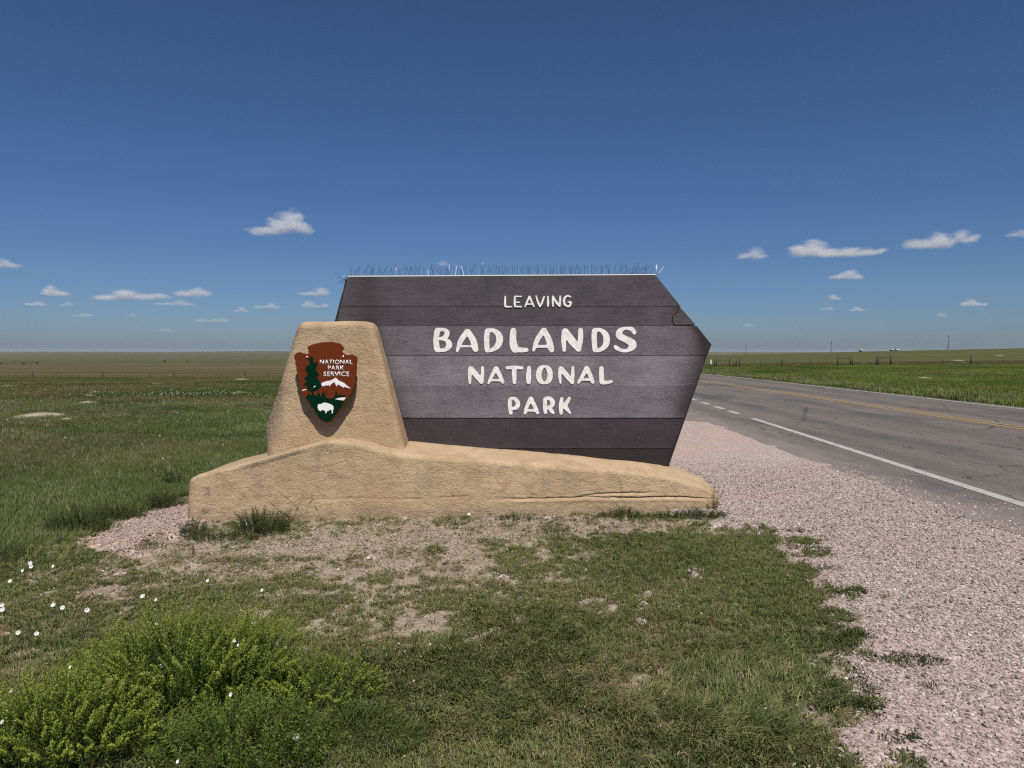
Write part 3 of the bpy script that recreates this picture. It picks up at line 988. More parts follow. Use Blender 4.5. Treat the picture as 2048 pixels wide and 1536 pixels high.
def plank_me(poly, yf, yb):
    """a plank cut to poly, front gridded finely so that wear can vary over it"""
    z0 = min(p[1] for p in poly); z1 = max(p[1] for p in poly)
    me_ = prism_me("plank", poly, yf, yb, 0.0025)
    bm = bmesh.new(); bm.from_mesh(me_)
    x0 = min(p[0] for p in poly); x1 = max(p[0] for p in poly)
    for cx in np.arange(x0 + 0.07, x1, 0.07):
        bmesh.ops.bisect_plane(bm, geom=bm.verts[:] + bm.edges[:] + bm.faces[:], plane_co=(cx, 0, 0), plane_no=(1, 0, 0))
    for cz in np.arange(z0 + 0.07, z1, 0.07):
        bmesh.ops.bisect_plane(bm, geom=bm.verts[:] + bm.edges[:] + bm.faces[:], plane_co=(0, 0, cz), plane_no=(0, 0, 1))
    bm.to_mesh(me_); bm.free()
    return me_


for i in range(7):
    hi, lo = zc(cuts[i]), zc(cuts[i + 1])
    poly = clip(clip(outline, lo + 0.0012, True), hi - 0.0012, False)
    if i == 1:                                    # the broken right end is left out of this plank
        body = [poly[k] for k in range(len(poly))]
        xr = max(p[0] for p in body)
        lft = min(body, key=lambda p: p[0] + p[1] * -10)
        top = [p for p in body if p[1] > (hi + lo) / 2]; bot = [p for p in body if p[1] <= (hi + lo) / 2]
        tl = min(top); bl = min(bot)
        poly = [tl, (chip[0][0] - 0.004, tl[1])] + [(c_[0] - 0.006, c_[1]) for c_ in chip[1:4]] + [(chip[4][0] - 0.008, bl[1]), bl]
    m_ = plank_me(poly, YBOARD + offs[i], YBOARD + 0.05)
    worn_attr(m_, i >= 5)
    o = link("plank", m_, M_plank, board)
    o.color = (*tones[i], 1)
m_ = prism_me("broken_plank_end", [(x, z) for x, z in chip], YBOARD - 0.004, YBOARD + 0.03, 0.002)
a = m_.attributes.new("worn", 'FLOAT', 'POINT')
o = link("broken_plank_end", m_, M_plank, board); o.color = (0.07, 0.062, 0.062, 1)
tag(o, "broken loose plank end by the right point")
back = [B(688, 558), B(1310, 553), B(1424.5, 690), B(1337, 942), B(594, 942), B(600, 900), B(681, 588), B(684, 580)]
o = link("backing_panel", prism_me("backing_panel", [(x, z) for x, z in back], YBOARD + 0.0505, YBOARD + 0.17, 0.004), M_backing, board)


# letters: brush strokes turned into outlines by a distance field
def spline(pts, n=6):
    if len(pts) < 3: n = 4
    pts = [np.array(p, float) for p in pts]
    ex = [pts[0] * 2 - pts[1]] + pts + [pts[-1] * 2 - pts[-2]]
    out = []
    for i in range(1, len(ex) - 2):
        p0, p1, p2, p3 = ex[i - 1:i + 3]
        for k in range(n):
            t = k / n
            out.append(0.5 * ((2 * p1) + (-p0 + p2) * t + (2 * p0 - 5 * p1 + 4 * p2 - p3) * t * t + (-p0 + 3 * p1 - 3 * p2 + p3) * t ** 3))
    out.append(pts[-1])
    return out


def stroke_field(strokes, X, Y, k):
    D = None
    for st in strokes:
        sp = spline(st)
        d = np.full(X.shape, 1e9)
        for a, b in zip(sp[:-1], sp[1:]):
            ab = b[:2] - a[:2]; L2 = max(1e-9, ab @ ab)
            t = np.clip(((X - a[0]) * ab[0] + (Y - a[1]) * ab[1]) / L2, 0, 1)
            dd = np.hypot(X - a[0] - ab[0] * t, Y - a[1] - ab[1] * t) - (a[2] + (b[2] - a[2]) * t)
            d = np.minimum(d, dd)
        if D is None: D = d
        else:
            h = np.clip(0.5 + 0.5 * (D - d) / k, 0, 1)
            D = D * (1 - h) + d * h - k * h * (1 - h)
    return D


def contour_mesh(name, D, gx, gy, to_xz, y0, y1):
    """marching squares fill of D<0, extruded from y0 (front) to y1"""
    V, F, key = [], [], {}

    def vert(kk, x, y):
        if kk not in key:
            key[kk] = len(V); V.append((x, y))
        return key[kk]
    ny_, nx_ = D.shape
    ins = D < 0
    for j in range(ny_ - 1):
        for i in range(nx_ - 1):
            c4 = ((j, i), (j, i + 1), (j + 1, i + 1), (j + 1, i))
            s = [ins[q] for q in c4]
            if not any(s): continue
            poly = []
            for q in range(4):
                a, b = c4[q], c4[(q + 1) % 4]
                if s[q]: poly.append(vert(a, gx[a[1]], gy[a[0]]))
                if s[q] != s[(q + 1) % 4]:
                    da, db = D[a], D[b]; t = da / (da - db)
                    x = gx[a[1]] + (gx[b[1]] - gx[a[1]]) * t; y = gy[a[0]] + (gy[b[0]] - gy[a[0]]) * t
                    poly.append(vert(tuple(sorted((a, b))), x, y))
            if len(poly) >= 3: F.append(poly)
    n = len(V)
    XZ = [to_xz(x, y) for x, y in V]
    verts = [(x, y0, z) for x, z in XZ] + [(x, y1, z) for x, z in XZ]
    ec = {}
    for f in F:
        for q in range(len(f)):
            e = (f[q], f[(q + 1) % len(f)])
            ec[e] = ec.get(e, 0) + 1
    side = [(a, b, b + n, a + n) for (a, b) in ec if (b, a) not in ec]
    me_ = mesh_np(name, verts, F + side)
    bm = bmesh.new(); bm.from_mesh(me_)
    loose = [v for v in bm.verts if not v.link_faces]
    bmesh.ops.delete(bm, geom=loose, context='VERTS')
    bmesh.ops.recalc_face_normals(bm, faces=bm.faces[:])
    fr = [f for f in bm.faces if abs(f.calc_center_median().y - y0) < 1e-5]
    if fr and fr[0].normal.y > 0: bmesh.ops.reverse_faces(bm, faces=bm.faces[:])
    bm.to_mesh(me_); bm.free()
    return me_


def D2(*strokes): return [list(s) for s in strokes]


def sh(strokes, dx): return [[(x + dx, y, r) for x, y, r in s] for s in strokes]


Q = 1536.0
ell = [(260 + 88 * math.cos(a), 841 + 128 * math.sin(a), 40 * abs(math.cos(a)) ** 1.2 + 16 * abs(math.sin(a)) ** 1.2) for a in np.linspace(0, 2 * math.pi, 17)]
LET = [
    # B A D L
    D2([(150, 168, 42), (133, 300, 42), (146, 445, 44)], [(165, 150, 26), (255, 150, 26), (302, 200, 40), (268, 265, 34), (200, 286, 18)], [(200, 286, 18), (290, 306, 30), (334, 380, 46), (280, 452, 30), (165, 468, 26)]),
    D2([(605, 185, 42), (516, 310, 40), (474, 420, 28), (457, 475, 20)], [(625, 185, 42), (700, 310, 48), (733, 430, 45), (742, 450, 40)], [(500, 403, 15), (690, 403, 15)]),
    D2([(918, 180, 40), (908, 300, 40), (917, 455, 38)], [(925, 158, 26), (1010, 162, 32), (1088, 220, 46), (1108, 300, 52), (1080, 390, 45), (1000, 456, 30), (925, 472, 22)]),
    D2([(1318, 168, 45), (1312, 300, 52), (1325, 400, 58), (1345, 445, 50)], [(1340, 450, 46), (1450, 460, 36), (1520, 460, 31)]),
    # A N D S
    sh(D2([(242, 165, 40), (152, 300, 38), (110, 410, 28), (95, 465, 20)], [(260, 165, 40), (325, 300, 46), (357, 420, 46), (370, 462, 36)], [(130, 405, 22), (330, 405, 22)]), Q),
    sh(D2([(575, 178, 45), (555, 300, 38), (563, 462, 27)], [(585, 185, 50), (690, 330, 58), (780, 440, 42)], [(815, 160, 37), (812, 300, 40), (787, 455, 28)]), Q),
    sh(D2([(1027, 175, 40), (1022, 300, 40), (1035, 452, 38)], [(1040, 152, 26), (1120, 155, 30), (1195, 220, 44), (1215, 310, 50), (1190, 400, 42), (1110, 460, 30), (1040, 468, 24)]), Q),
    sh(D2([(1640, 192, 30), (1600, 142, 32), (1500, 128, 22), (1418, 172, 42), (1412, 240, 52), (1505, 295, 50), (1600, 350, 58), (1612, 400, 55), (1540, 466, 28), (1440, 466, 26), (1372, 430, 32), (1348, 412, 25)]), Q),
    # N A T I O N A L
    D2([(665, 750, 37), (650, 850, 28), (652, 965, 18)], [(680, 760, 38), (760, 860, 42), (825, 945, 32)], [(845, 730, 21), (845, 840, 26), (830, 950, 24)]),
    D2([(1045, 750, 32), (988, 860, 26), (938, 968, 18)], [(1060, 750, 34), (1110, 850, 32), (1155, 952, 25)], [(970, 925, 15), (1120, 925, 15)]),
    D2([(1222, 733, 25), (1335, 728, 25), (1447, 735, 24)], [(1332, 740, 34), (1332, 850, 33), (1335, 956, 28)]),
    D2([(1560, 733, 28), (1553, 850, 38), (1553, 950, 34)]),
    sh(D2(ell), Q),
    sh(D2([(510, 750, 32), (495, 850, 24), (507, 965, 15)], [(520, 755, 34), (610, 860, 40), (685, 955, 26)], [(697, 730, 20), (695, 840, 26), (688, 955, 20)]), Q),
    sh(D2([(903, 745, 34), (843, 860, 28), (782, 958, 18)], [(915, 745, 32), (967, 860, 32), (1000, 950, 27)], [(820, 915, 19), (980, 915, 19)]), Q),
    sh(D2([(1135, 745, 34), (1135, 860, 36), (1142, 942, 36)], [(1145, 955, 32), (1220, 960, 26), (1285, 945, 21)]), Q),
    # P A R K
    D2([(1265, 1238, 30), (1265, 1330, 30), (1280, 1425, 27)], [(1275, 1210, 22), (1340, 1208, 26), (1387, 1270, 34), (1370, 1338, 32), (1295, 1365, 18)]),
    D2([(1583, 1215, 32), (1530, 1320, 27), (1500, 1425, 23)], [(1592, 1215, 32), (1641, 1310, 30), (1691, 1420, 26)], [(1520, 1388, 18), (1670, 1388, 18)]),
    sh(D2([(270, 1220, 28), (268, 1320, 30), (275, 1415, 27)], [(285, 1200, 23), (345, 1205, 28), (385, 1260, 36), (370, 1318, 28), (305, 1345, 17)], [(330, 1345, 22), (365, 1390, 30), (393, 1422, 24)]), Q),
    sh(D2([(525, 1205, 24), (510, 1320, 30), (517, 1427, 25)], [(640, 1205, 24), (595, 1280, 32), (545, 1320, 34)], [(555, 1310, 34), (610, 1370, 28), (656, 1430, 15)]), Q),
]
LEAV = [
    D2([(200, 235, 19), (195, 380, 27), (200, 470, 26), (235, 492, 21), (362, 492, 16)]),
    D2([(445, 235, 20), (440, 380, 28), (447, 472, 24)], [(450, 228, 18), (605, 230, 17)], [(450, 380, 16), (560, 378, 15)], [(450, 488, 20), (610, 492, 17)]),
    D2([(815, 240, 26), (760, 360, 24), (705, 490, 19)], [(822, 240, 26), (880, 370, 24), (930, 485, 19)], [(750, 425, 17), (890, 425, 17)]),
    D2([(988, 220, 17), (1040, 380, 24), (1085, 480, 24)], [(1190, 240, 21), (1140, 380, 24), (1088, 480, 22)]),
    D2([(1290, 235, 21), (1293, 360, 28), (1293, 475, 22)]),
    D2([(1415, 230, 22), (1415, 360, 25), (1422, 475, 20)], [(1420, 240, 24), (1510, 380, 30), (1585, 470, 26)], [(1605, 225, 20), (1600, 360, 26), (1590, 470, 22)]),
    D2([(1865, 240, 19), (1800, 215, 21), (1730, 250, 26), (1700, 340, 28), (1720, 430, 28), (1790, 480, 26), (1850, 465, 26), (1875, 400, 28), (1868, 375, 24), (1810, 370, 17)]),
]


def make_letters(lets, ou, ov, s, k, step):
    for st in lets:
        allp = np.array([p for q in st for p in q])
        m = allp[:, 2].max() + 14
        gx = np.arange(allp[:, 0].min() - m, allp[:, 0].max() + m, step)
        gy = np.arange(allp[:, 1].min() - m, allp[:, 1].max() + m, step)
        X, Y = np.meshgrid(gx, gy)
        D = stroke_field(st, X, Y, k)
        D = D + 2.2 * (fbm(X / 26.0, Y / 26.0, 91, 2) - 0.5)
        me_ = contour_mesh("letter", D, gx, gy, lambda x, y: B(ou + x * s, ov + y * s), YBOARD - 0.007, YBOARD + 0.004)
        link("letter", me_, M_letter, board)


make_letters(LET, 855, 640, 1 / 7.68, 22, 6.0)
make_letters(LEAV, 995, 575, 160 / 2048.0, 10, 5.0)

# ------------------------------------------------------------------ the arrowhead plaque on the pillar
YPL = 7.035
emblem = empty("arrowhead_plaque", (*[P(648, 765, YPL).x, YPL], 1.2))
tag(emblem, "brown arrowhead plaque with a tree, a mountain and a white bison", "plaque")
E = lambda u, v: (P(570 + u * 0.13677, 670 + v * 0.13677, YPL).x, P(570 + u * 0.13677, 670 + v * 0.13677, YPL).z)
ARROW = [(345, 158), (430, 128), (520, 110), (600, 103), (690, 98), (740, 113), (805, 125), (832, 155), (857, 185), (857, 208), (838, 222), (828, 238), (845, 264), (900, 292), (985, 290), (1020, 304), (1050, 322), (1055, 370), (1043, 420), (1048, 480), (1040, 560), (1034, 640), (1010, 720), (1003, 775), (975, 830), (945, 875), (925, 905), (893, 945), (882, 985), (850, 1035), (838, 1062), (800, 1105), (780, 1150), (745, 1185), (725, 1220), (690, 1258), (652, 1281), (610, 1285), (570, 1272), (530, 1252), (492, 1222), (468, 1180), (430, 1128), (402, 1075), (370, 1040), (350, 990), (318, 955), (296, 925), (262, 885), (240, 830), (228, 765), (205, 680), (190, 600), (168, 540), (165, 470), (148, 405), (152, 372), (133, 340), (135, 292), (165, 266), (210, 250), (270, 270), (325, 282), (345, 262), (342, 225), (322, 185)]
link("arrowhead_panel", prism_me("arrowhead_panel", [E(*p) for p in ARROW], YPL, YPL + 0.025, 0.002), M_brown, emblem)


def layer(name, pts, mat, lift, scale_pts=None):
    link(name, prism_me(name, [E(*p) for p in pts], YPL - lift, YPL + 0.001, 0.0), mat, emblem)


MEADOW = [(297, 912), (318, 895), (330, 862), (342, 890), (358, 838), (372, 888), (385, 880), (415, 880), (428, 862), (440, 893), (455, 868), (470, 895), (484, 845), (495, 818), (506, 858), (520, 908), (538, 870), (552, 852), (568, 820), (585, 862), (600, 915), (640, 926), (705, 928), (722, 892), (736, 868), (750, 828), (762, 866), (775, 890), (800, 862), (812, 885), (832, 868), (845, 890), (868, 880), (880, 900), (888, 905), (872, 965), (845, 1025), (825, 1055), (790, 1098), (765, 1145), (735, 1175), (712, 1212), (682, 1248), (648, 1268), (610, 1272), (575, 1258), (538, 1240), (504, 1212), (480, 1172), (442, 1120), (412, 1066), (380, 1030), (362, 985), (330, 945)]
layer("meadow", MEADOW, M_green, 0.0020)
TREE = [(386, 890), (390, 830), (372, 822), (330, 800), (300, 790), (335, 770), (318, 742), (272, 715), (300, 690), (330, 690), (300, 660), (278, 625), (320, 605), (330, 578), (352, 570), (318, 545), (298, 520), (305, 478), (298, 462), (330, 452), (350, 450), (345, 430), (368, 415), (358, 385), (332, 352), (352, 338), (372, 330), (390, 316), (410, 330), (412, 362), (402, 392), (432, 408), (455, 392), (472, 400), (476, 430), (470, 465), (445, 475), (455, 508), (470, 545), (500, 570), (492, 595), (468, 602), (462, 625), (490, 645), (508, 680), (540, 735), (520, 755), (508, 770), (490, 795), (455, 812), (418, 815), (418, 890)]
layer("pine_tree", TREE, M_green, 0.0032)
MOUNT = [(540, 700), (575, 685), (610, 672), (655, 668), (690, 655), (715, 640), (742, 622), (765, 645), (790, 668), (830, 685), (870, 705), (905, 740), (965, 780), (925, 775), (862, 752), (868, 775), (835, 755), (800, 735), (772, 720), (758, 755), (742, 728), (728, 695), (715, 690), (695, 705), (672, 722), (652, 760), (655, 732), (625, 740), (600, 732), (575, 748), (535, 745), (525, 722)]
layer("snowy_mountain", MOUNT, M_ewhite, 0.0026)
layer("snow_patch", [(247, 818), (258, 802), (318, 785), (330, 800), (296, 806)], M_ewhite, 0.0026)
layer("snow_patch", [(415, 768), (425, 748), (450, 742), (446, 755)], M_ewhite, 0.0042)
layer("lake", [(735, 938), (765, 925), (815, 915), (888, 912), (878, 935), (855, 957), (805, 950), (765, 945)], M_ewhite, 0.0036)
BISON = [(478, 1050), (480, 1030), (488, 1012), (512, 1008), (528, 1012), (548, 994), (585, 988), (625, 996), (660, 1008), (695, 1026), (710, 1050), (712, 1080), (700, 1105), (705, 1125), (698, 1145), (680, 1144), (688, 1125), (680, 1100), (660, 1085), (652, 1100), (640, 1112), (628, 1098), (618, 1118), (602, 1145), (588, 1144), (595, 1128), (582, 1108), (560, 1098), (538, 1095), (525, 1115), (508, 1108), (488, 1092), (482, 1072)]
layer("bison", BISON, M_ewhite, 0.0036)
for (bu, bv) in ((322, 322), (852, 317)):
    c3 = E(bu, bv)
    bm = bmesh.new()
    bmesh.ops.create_uvsphere(bm, u_segments=12, v_segments=6, radius=0.011)
    for v in bm.verts: v.co = Vector((v.co.x + c3[0], v.co.y * 0.6 + YPL - 0.003, v.co.z + c3[1]))
    mb = bpy.data.meshes.new("bolt"); bm.to_mesh(mb); bm.free()
    link("bolt", mb, M_bolt, emblem)
for (bu, bv) in ((322, 322), (852, 317), (610, 1150)):
    c3 = E(bu, bv)
    tube("stand_off", [(c3[0], YPL + 0.02, c3[1]), (c3[0], YPL + 0.2, c3[1])], 0.012, M_backing, emblem, 8)


def text_part(body, cu, cv, width_u, cap_u):
    cu_d = bpy.data.curves.new("lettering", 'FONT')
    cu_d.body = body; cu_d.align_x = 'CENTER'; cu_d.size = 1.0; cu_d.offset = 0.008; cu_d.extrude = 0.0; cu_d.resolution_u = 4
    cu_d.space_character = 1.04
    tmp = bpy.data.objects.new("lettering", cu_d); COL.objects.link(tmp)
    dg = bpy.context.evaluated_depsgraph_get()
    me_ = bpy.data.meshes.new_from_object(tmp.evaluated_get(dg))
    bpy.data.objects.remove(tmp)
    co = np.zeros(len(me_.vertices) * 3, dtype=np.float32); me_.vertices.foreach_get("co", co); co = co.reshape(-1, 3)
    x0, x1, z0, z1 = co[:, 0].min(), co[:, 0].max(), co[:, 1].min(), co[:, 1].max()
    a = E(cu - width_u / 2, cv + cap_u / 2); b = E(cu + width_u / 2, cv - cap_u / 2)
    nx_ = a[0] + (co[:, 0] - x0) / (x1 - x0) * (b[0] - a[0]); nz_ = a[1] + (co[:, 1] - z0) / (z1 - z0) * (b[1] - a[1])
    new = np.stack([nx_, np.full(len(co), YPL - 0.0026), nz_], 1).astype(np.float32)
    me_.vertices.foreach_set("co", new.ravel()); me_.update()
    bm = bmesh.new(); bm.from_mesh(me_)
    bmesh.ops.remove_doubles(bm, verts=bm.verts[:], dist=1e-6)
    ex = bmesh.ops.extrude_face_region(bm, geom=bm.faces[:])
    for g in ex["geom"]:
        if isinstance(g, bmesh.types.BMVert): g.co.y = YPL + 0.0005
    bmesh.ops.recalc_face_normals(bm, faces=bm.faces[:])
    bm.to_mesh(me_); bm.free()
    me_.name = "lettering"
    link("lettering", me_, M_ewhite, emblem)


text_part("NATIONAL", 749, 395, 474, 66)
text_part("PARK", 748, 481, 238, 66)
text_part("SERVICE", 752, 570, 376, 70)

# ------------------------------------------------------------------ bird spikes on the board's top edge
zl, zr = B(695, 554)[1], B(1312, 550.5)[1]
xl, xr = B(696, 554)[0], B(1311, 551)[0]
spikes = empty("bird_spike_strip", ((xl + xr) / 2, YBOARD + 0.07, (zl + zr) / 2))
tag(spikes, "pale strip of thin wire bird spikes along the top of the sign board", "bird spikes")
ztop = lambda x: zl + (zr - zl) * (x - xl) / (xr - xl) + 0.004
V_, F_ = [], []
for k in range(2):
    x = (xl, xr)[k]
    z = ztop(x)
    V_ += [(x, YBOARD + 0.0, z - 0.001), (x, YBOARD + 0.15, z - 0.001), (x, YBOARD + 0.15, z + 0.009), (x, YBOARD + 0.0, z + 0.009)]
F_ = [(0, 1, 2, 3), (7, 6, 5, 4), (0, 4, 5, 1), (1, 5, 6, 2), (2, 6, 7, 3), (3, 7, 4, 0)]
link("base_strip", mesh_np("base_strip", V_, F_), M_strip, spikes)
srng = random.Random(11)


def spike(x, y, dx, dy, h, bend=0.0, r=0.0016):
    z = ztop(x) + 0.01
    pts = []
    for k in range(5):
        t = k / 4
        pts.append((x + dx * t + bend * math.sin(t * 3.0) * 0.5, y + dy * t, z + h * t))
    tube("spike", pts, r, M_steel, spikes, 3)


xx = xl + 0.015
while xx < xr - 0.02:
    f = (xx - xl) / (xr - xl)
    messy = f < 0.45 or f > 0.82
    lean = srng.gauss(0, 0.030 if messy else 0.006)
    spike(xx, YBOARD + 0.075, lean, srng.uniform(-0.01, 0.02), srng.uniform(0.10, 0.135), srng.gauss(0, 0.02) if messy else 0)
    if srng.random() < 0.55:
        spike(xx + srng.uniform(-.01, .01), YBOARD + 0.06, srng.gauss(0, 0.035 if messy else 0.018), srng.uniform(-0.08, -0.045), srng.uniform(0.07, 0.115), srng.gauss(0, 0.012))
    if srng.random() < 0.4:
        spike(xx + srng.uniform(-.01, .01), YBOARD + 0.09, srng.gauss(0, 0.04), srng.uniform(0.03, 0.07), srng.uniform(0.07, 0.11), srng.gauss(0, 0.015))
    xx += srng.uniform(0.020, 0.044)
# fallen wires at both ends
zz = ztop(xl)
for (dx, dz, dy) in ((-0.15, 0.045, 0.0), (-0.12, -0.05, -0.01), (-0.13, 0.0, 0.02), (-0.10, -0.075, 0.0)):
    tube("spike", [(xl, YBOARD + 0.05, zz - 0.02), (xl + dx * 0.4, YBOARD + 0.05 + dy, zz - 0.015 + dz * 0.2), (xl + dx, YBOARD + 0.05 + dy, zz + dz)], 0.0019, M_steel, spikes, 3)
zz = ztop(xr)
for (x0, dx, dz) in ((-0.35, 0.16, 0.10), (-0.28, 0.19, 0.09), (-0.2, 0.15, 0.11), (-0.33, 0.2, 0.03), (-0.14, 0.11, 0.03)):
    tube("spike", [(xr + x0, YBOARD + 0.07, zz + 0.01), (xr + x0 + dx, YBOARD + 0.06, zz + dz)], 0.0019, M_steel, spikes, 3)
for (u, v0, v1, du) in ((792, 533, 543, 0.5), (857, 539, 552, -1), (899, 530, 541, 0), (911, 531, 552, 2), (928, 531, 552, -6), (683, 550, 557, 8), (1316, 549, 533, 12), (965, 526, 530, 1)):
    a, b = P(u, v1, YBOARD + 0.04), P(u + (du if v1 > v0 else du), v0, YBOARD + 0.04)
    if v0 > v1: a, b = P(u, v0, YBOARD + 0.05), P(u + du, v1, YBOARD + 0.05)
    tube("cable_tie", [a, a.lerp(b, 0.3), b], 0.0042, M_zip, spikes, 4, 0.0014)
c = P(1313, 534, YBOARD + 0.05)
fe = [(c.x, c.y, c.z + 0.030), (c.x + 0.008, c.y - .004, c.z + 0.008), (c.x + 0.007, c.y - .003, c.z - 0.012), (c.x + 0.002, c.y, c.z - 0.03), (c.x - 0.008, c.y - .002, c.z - 0.008), (c.x - 0.007, c.y - .003, c.z + 0.012)]
fme = prism_me("feather", [(p[0], p[2]) for p in fe], c.y, c.y + 0.004)
o = link("feather", fme, M_zip)
tag(o, "small white feather caught on the spikes at the right end", "feather")
o2 = tube("quill", [(c.x + .002, c.y + .002, c.z - 0.03), (c.x + 0.0, c.y + .004, c.z - 0.075)], 0.0012, M_zip, o, 3)
o2.matrix_parent_inverse = Matrix()

# ------------------------------------------------------------------ grass and gravel stones (instanced stuff)
PROTO = bpy.data.collections


def proto_collection(name, objs):
    c_ = bpy.data.collections.new(name)
    for o in objs: c_.objects.link(o)
    return c_


def blades_me(name, n, lmin, lmax, width, spread, lean, flat=0.0, seed=0, segs=2, leaf=False):
    r_ = np.random.default_rng(seed)
    V, F, bl = [], [], []
    for k in range(n):
        a = r_.uniform(0, 2 * math.pi); rad = spread * math.sqrt(r_.uniform())
        bx, by = rad * math.cos(a), rad * math.sin(a)
        th = r_.uniform(0, 2 * math.pi) if not flat else r_.normal(0, 0.55)
        L = r_.uniform(lmin, lmax); ln = abs(r_.normal(lean, 0.25))
        w = width * r_.uniform(0.7, 1.25)
        dirx, diry = math.cos(th), math.sin(th)
        px, py = -diry, dirx
        ang = ln * 0.4
        x, y, z = bx, by, -0.004
        i0_ = len(V); val = r_.uniform()
        for s in range(segs + 1):
            t = s / segs
            ww = w * (1 - t ** 1.6) * (0.75 + 0.5 * math.sin(t * 2.6)) if not leaf else w * math.sin(max(0.15, min(3.0, 0.35 + t * 2.7)))
            if s == segs: 
                V.append((x, y, z)); bl.append(val)
            else:
                V.append((x - px * ww / 2, y - py * ww / 2, z)); V.append((x + px * ww / 2, y + py * ww / 2, z)); bl += [val, val]
            st_ = L / segs
            x += dirx * math.sin(ang) * st_; y += diry * math.sin(ang) * st_; z += math.cos(ang) * st_
            z = max(z, 0.004)
            ang += ln * 1.1 / segs * (1.3 if s == 0 else 1)
        for s in range(segs - 1):
            F.append((i0_ + 2 * s, i0_ + 2 * s + 1, i0_ + 2 * s + 3, i0_ + 2 * s + 2))
        F.append((i0_ + 2 * (segs - 1), i0_ + 2 * (segs - 1) + 1, i0_ + 2 * segs))
    me_ = mesh_np(name, V, F)
    at = me_.attributes.new("blade", 'FLOAT', 'POINT'); at.data.foreach_set("value", np.array(bl, np.float32))
    me_.materials.append(M_blade)
    return me_


tuft_objs = []
for k in range(4):   # 0-3 lawn tufts
    tuft_objs.append(bpy.data.objects.new(f"grass_tuft_a{k}", blades_me("grass_tuft", 16, 0.025, 0.065, 0.0042, 0.035, 0.9, seed=k)))
for k in range(3):   # 4-6 laid over
    tuft_objs.append(bpy.data.objects.new(f"grass_tuft_b{k}", blades_me("grass_tuft", 12, 0.06, 0.13, 0.0052, 0.04, 1.25, flat=1, seed=20 + k, segs=3)))
for k in range(3):   # 7-9 broad little leaves
    tuft_objs.append(bpy.data.objects.new(f"grass_tuft_c{k}", blades_me("grass_tuft", 18, 0.012, 0.032, 0.010, 0.035, 0.8, seed=40 + k, leaf=True)))
for k in range(4):   # 10-13 upright field grass
    tuft_objs.append(bpy.data.objects.new(f"grass_tuft_d{k}", blades_me("grass_tuft", 22, 0.07, 0.20, 0.0055, 0.07, 0.55, seed=60 + k, segs=3)))
for k in range(2):   # 14-15 wide mats for the distance
    tuft_objs.append(bpy.data.objects.new(f"grass_tuft_e{k}", blades_me("grass_tuft", 60, 0.07, 0.22, 0.012, 0.38, 0.6, seed=80 + k, segs=2)))
C_tuft = proto_collection("tuft_prototypes", tuft_objs)

stone_objs = []
for k in range(4):
    bm = bmesh.new(); bmesh.ops.create_icosphere(bm, subdivisions=1, radius=0.5)
    r_ = np.random.default_rng(100 + k)
    for v in bm.verts: v.co = v.co * r_.uniform(0.72, 1.2)
    for v in bm.verts: v.co.z *= 0.62; v.co.x *= r_.uniform(0.95, 1.05)
    me_ = bpy.data.meshes.new("stone"); bm.to_mesh(me_); bm.free(); me_.materials.append(M_stone)
    stone_objs.append(bpy.data.objects.new(f"stone_{k}", me_))
C_stone = proto_collection("stone_prototypes", stone_objs)


def scatter(name, pts, rot, scl, idx, col, coll):
    me_ = bpy.data.meshes.new(name)
    n = len(pts)
    me_.vertices.add(n); me_.vertices.foreach_set("co", np.asarray(pts, np.float32).ravel())
    for nm, ty, arr, key in (("rot", 'FLOAT_VECTOR', rot, "vector"), ("scl", 'FLOAT_VECTOR', scl, "vector"), ("idx", 'INT', idx, "value")):
        a = me_.attributes.new(nm, ty, 'POINT')
        a.data.foreach_set(key, np.asarray(arr, np.int32 if ty == 'INT' else np.float32).ravel())
    a = me_.attributes.new("tuft_col", 'FLOAT_COLOR', 'POINT')
    a.data.foreach_set("color", np.concatenate([np.clip(col, 0, 1), np.ones((n, 1))], 1).astype(np.float32).ravel())
    o = link(name, me_)
    ng = bpy.data.node_groups.new(name + "_nodes", 'GeometryNodeTree')
    ng.interface.new_socket(name="Geometry", in_out='INPUT', socket_type='NodeSocketGeometry')
    ng.interface.new_socket(name="Geometry", in_out='OUTPUT', socket_type='NodeSocketGeometry')
    N, L = ng.nodes, ng.links
    gi, go = N.new("NodeGroupInput"), N.new("NodeGroupOutput")
    ci = N.new("GeometryNodeCollectionInfo"); ci.inputs["Collection"].default_value = coll
    ci.inputs["Separate Children"].default_value = True; ci.inputs["Reset Children"].default_value = True
    ip = N.new("GeometryNodeInstanceOnPoints"); ip.inputs["Pick Instance"].default_value = True

    def na(nm, ty):
        q = N.new("GeometryNodeInputNamedAttribute"); q.data_type = ty; q.inputs["Name"].default_value = nm
        return q.outputs["Attribute"]
    L.new(gi.outputs[0], ip.inputs["Points"]); L.new(ci.outputs[0], ip.inputs["Instance"])
    L.new(na("idx", 'INT'), ip.inputs["Instance Index"])
    e2r = N.new("FunctionNodeEulerToRotation"); L.new(na("rot", 'FLOAT_VECTOR'), e2r.inputs[0])
    L.new(e2r.outputs[0], ip.inputs["Rotation"]); L.new(na("scl", 'FLOAT_VECTOR'), ip.inputs["Scale"])
    L.new(ip.outputs[0], go.inputs[0])
    md = o.modifiers.new("scatter", 'NODES'); md.node_group = ng
    return tag(o, kind="stuff")


def tri(a, b, t): return np.asarray(a)[None, :] * (1 - t[:, None]) + np.asarray(b)[None, :] * t[:, None]


def base_front(x): return 6.735 + (x + 3.0) * 0.086


def in_base(x, y):
    return (x > -3.16) & (x < 2.16) & (y > base_front(x) - 0.02) & (y < 8.1)


GREEN_D, GREEN_L, GREEN_Y, STRAW = (0.070, 0.094, 0.034), (0.165, 0.200, 0.070), (0.25, 0.235, 0.105), (0.36, 0.29, 0.175)

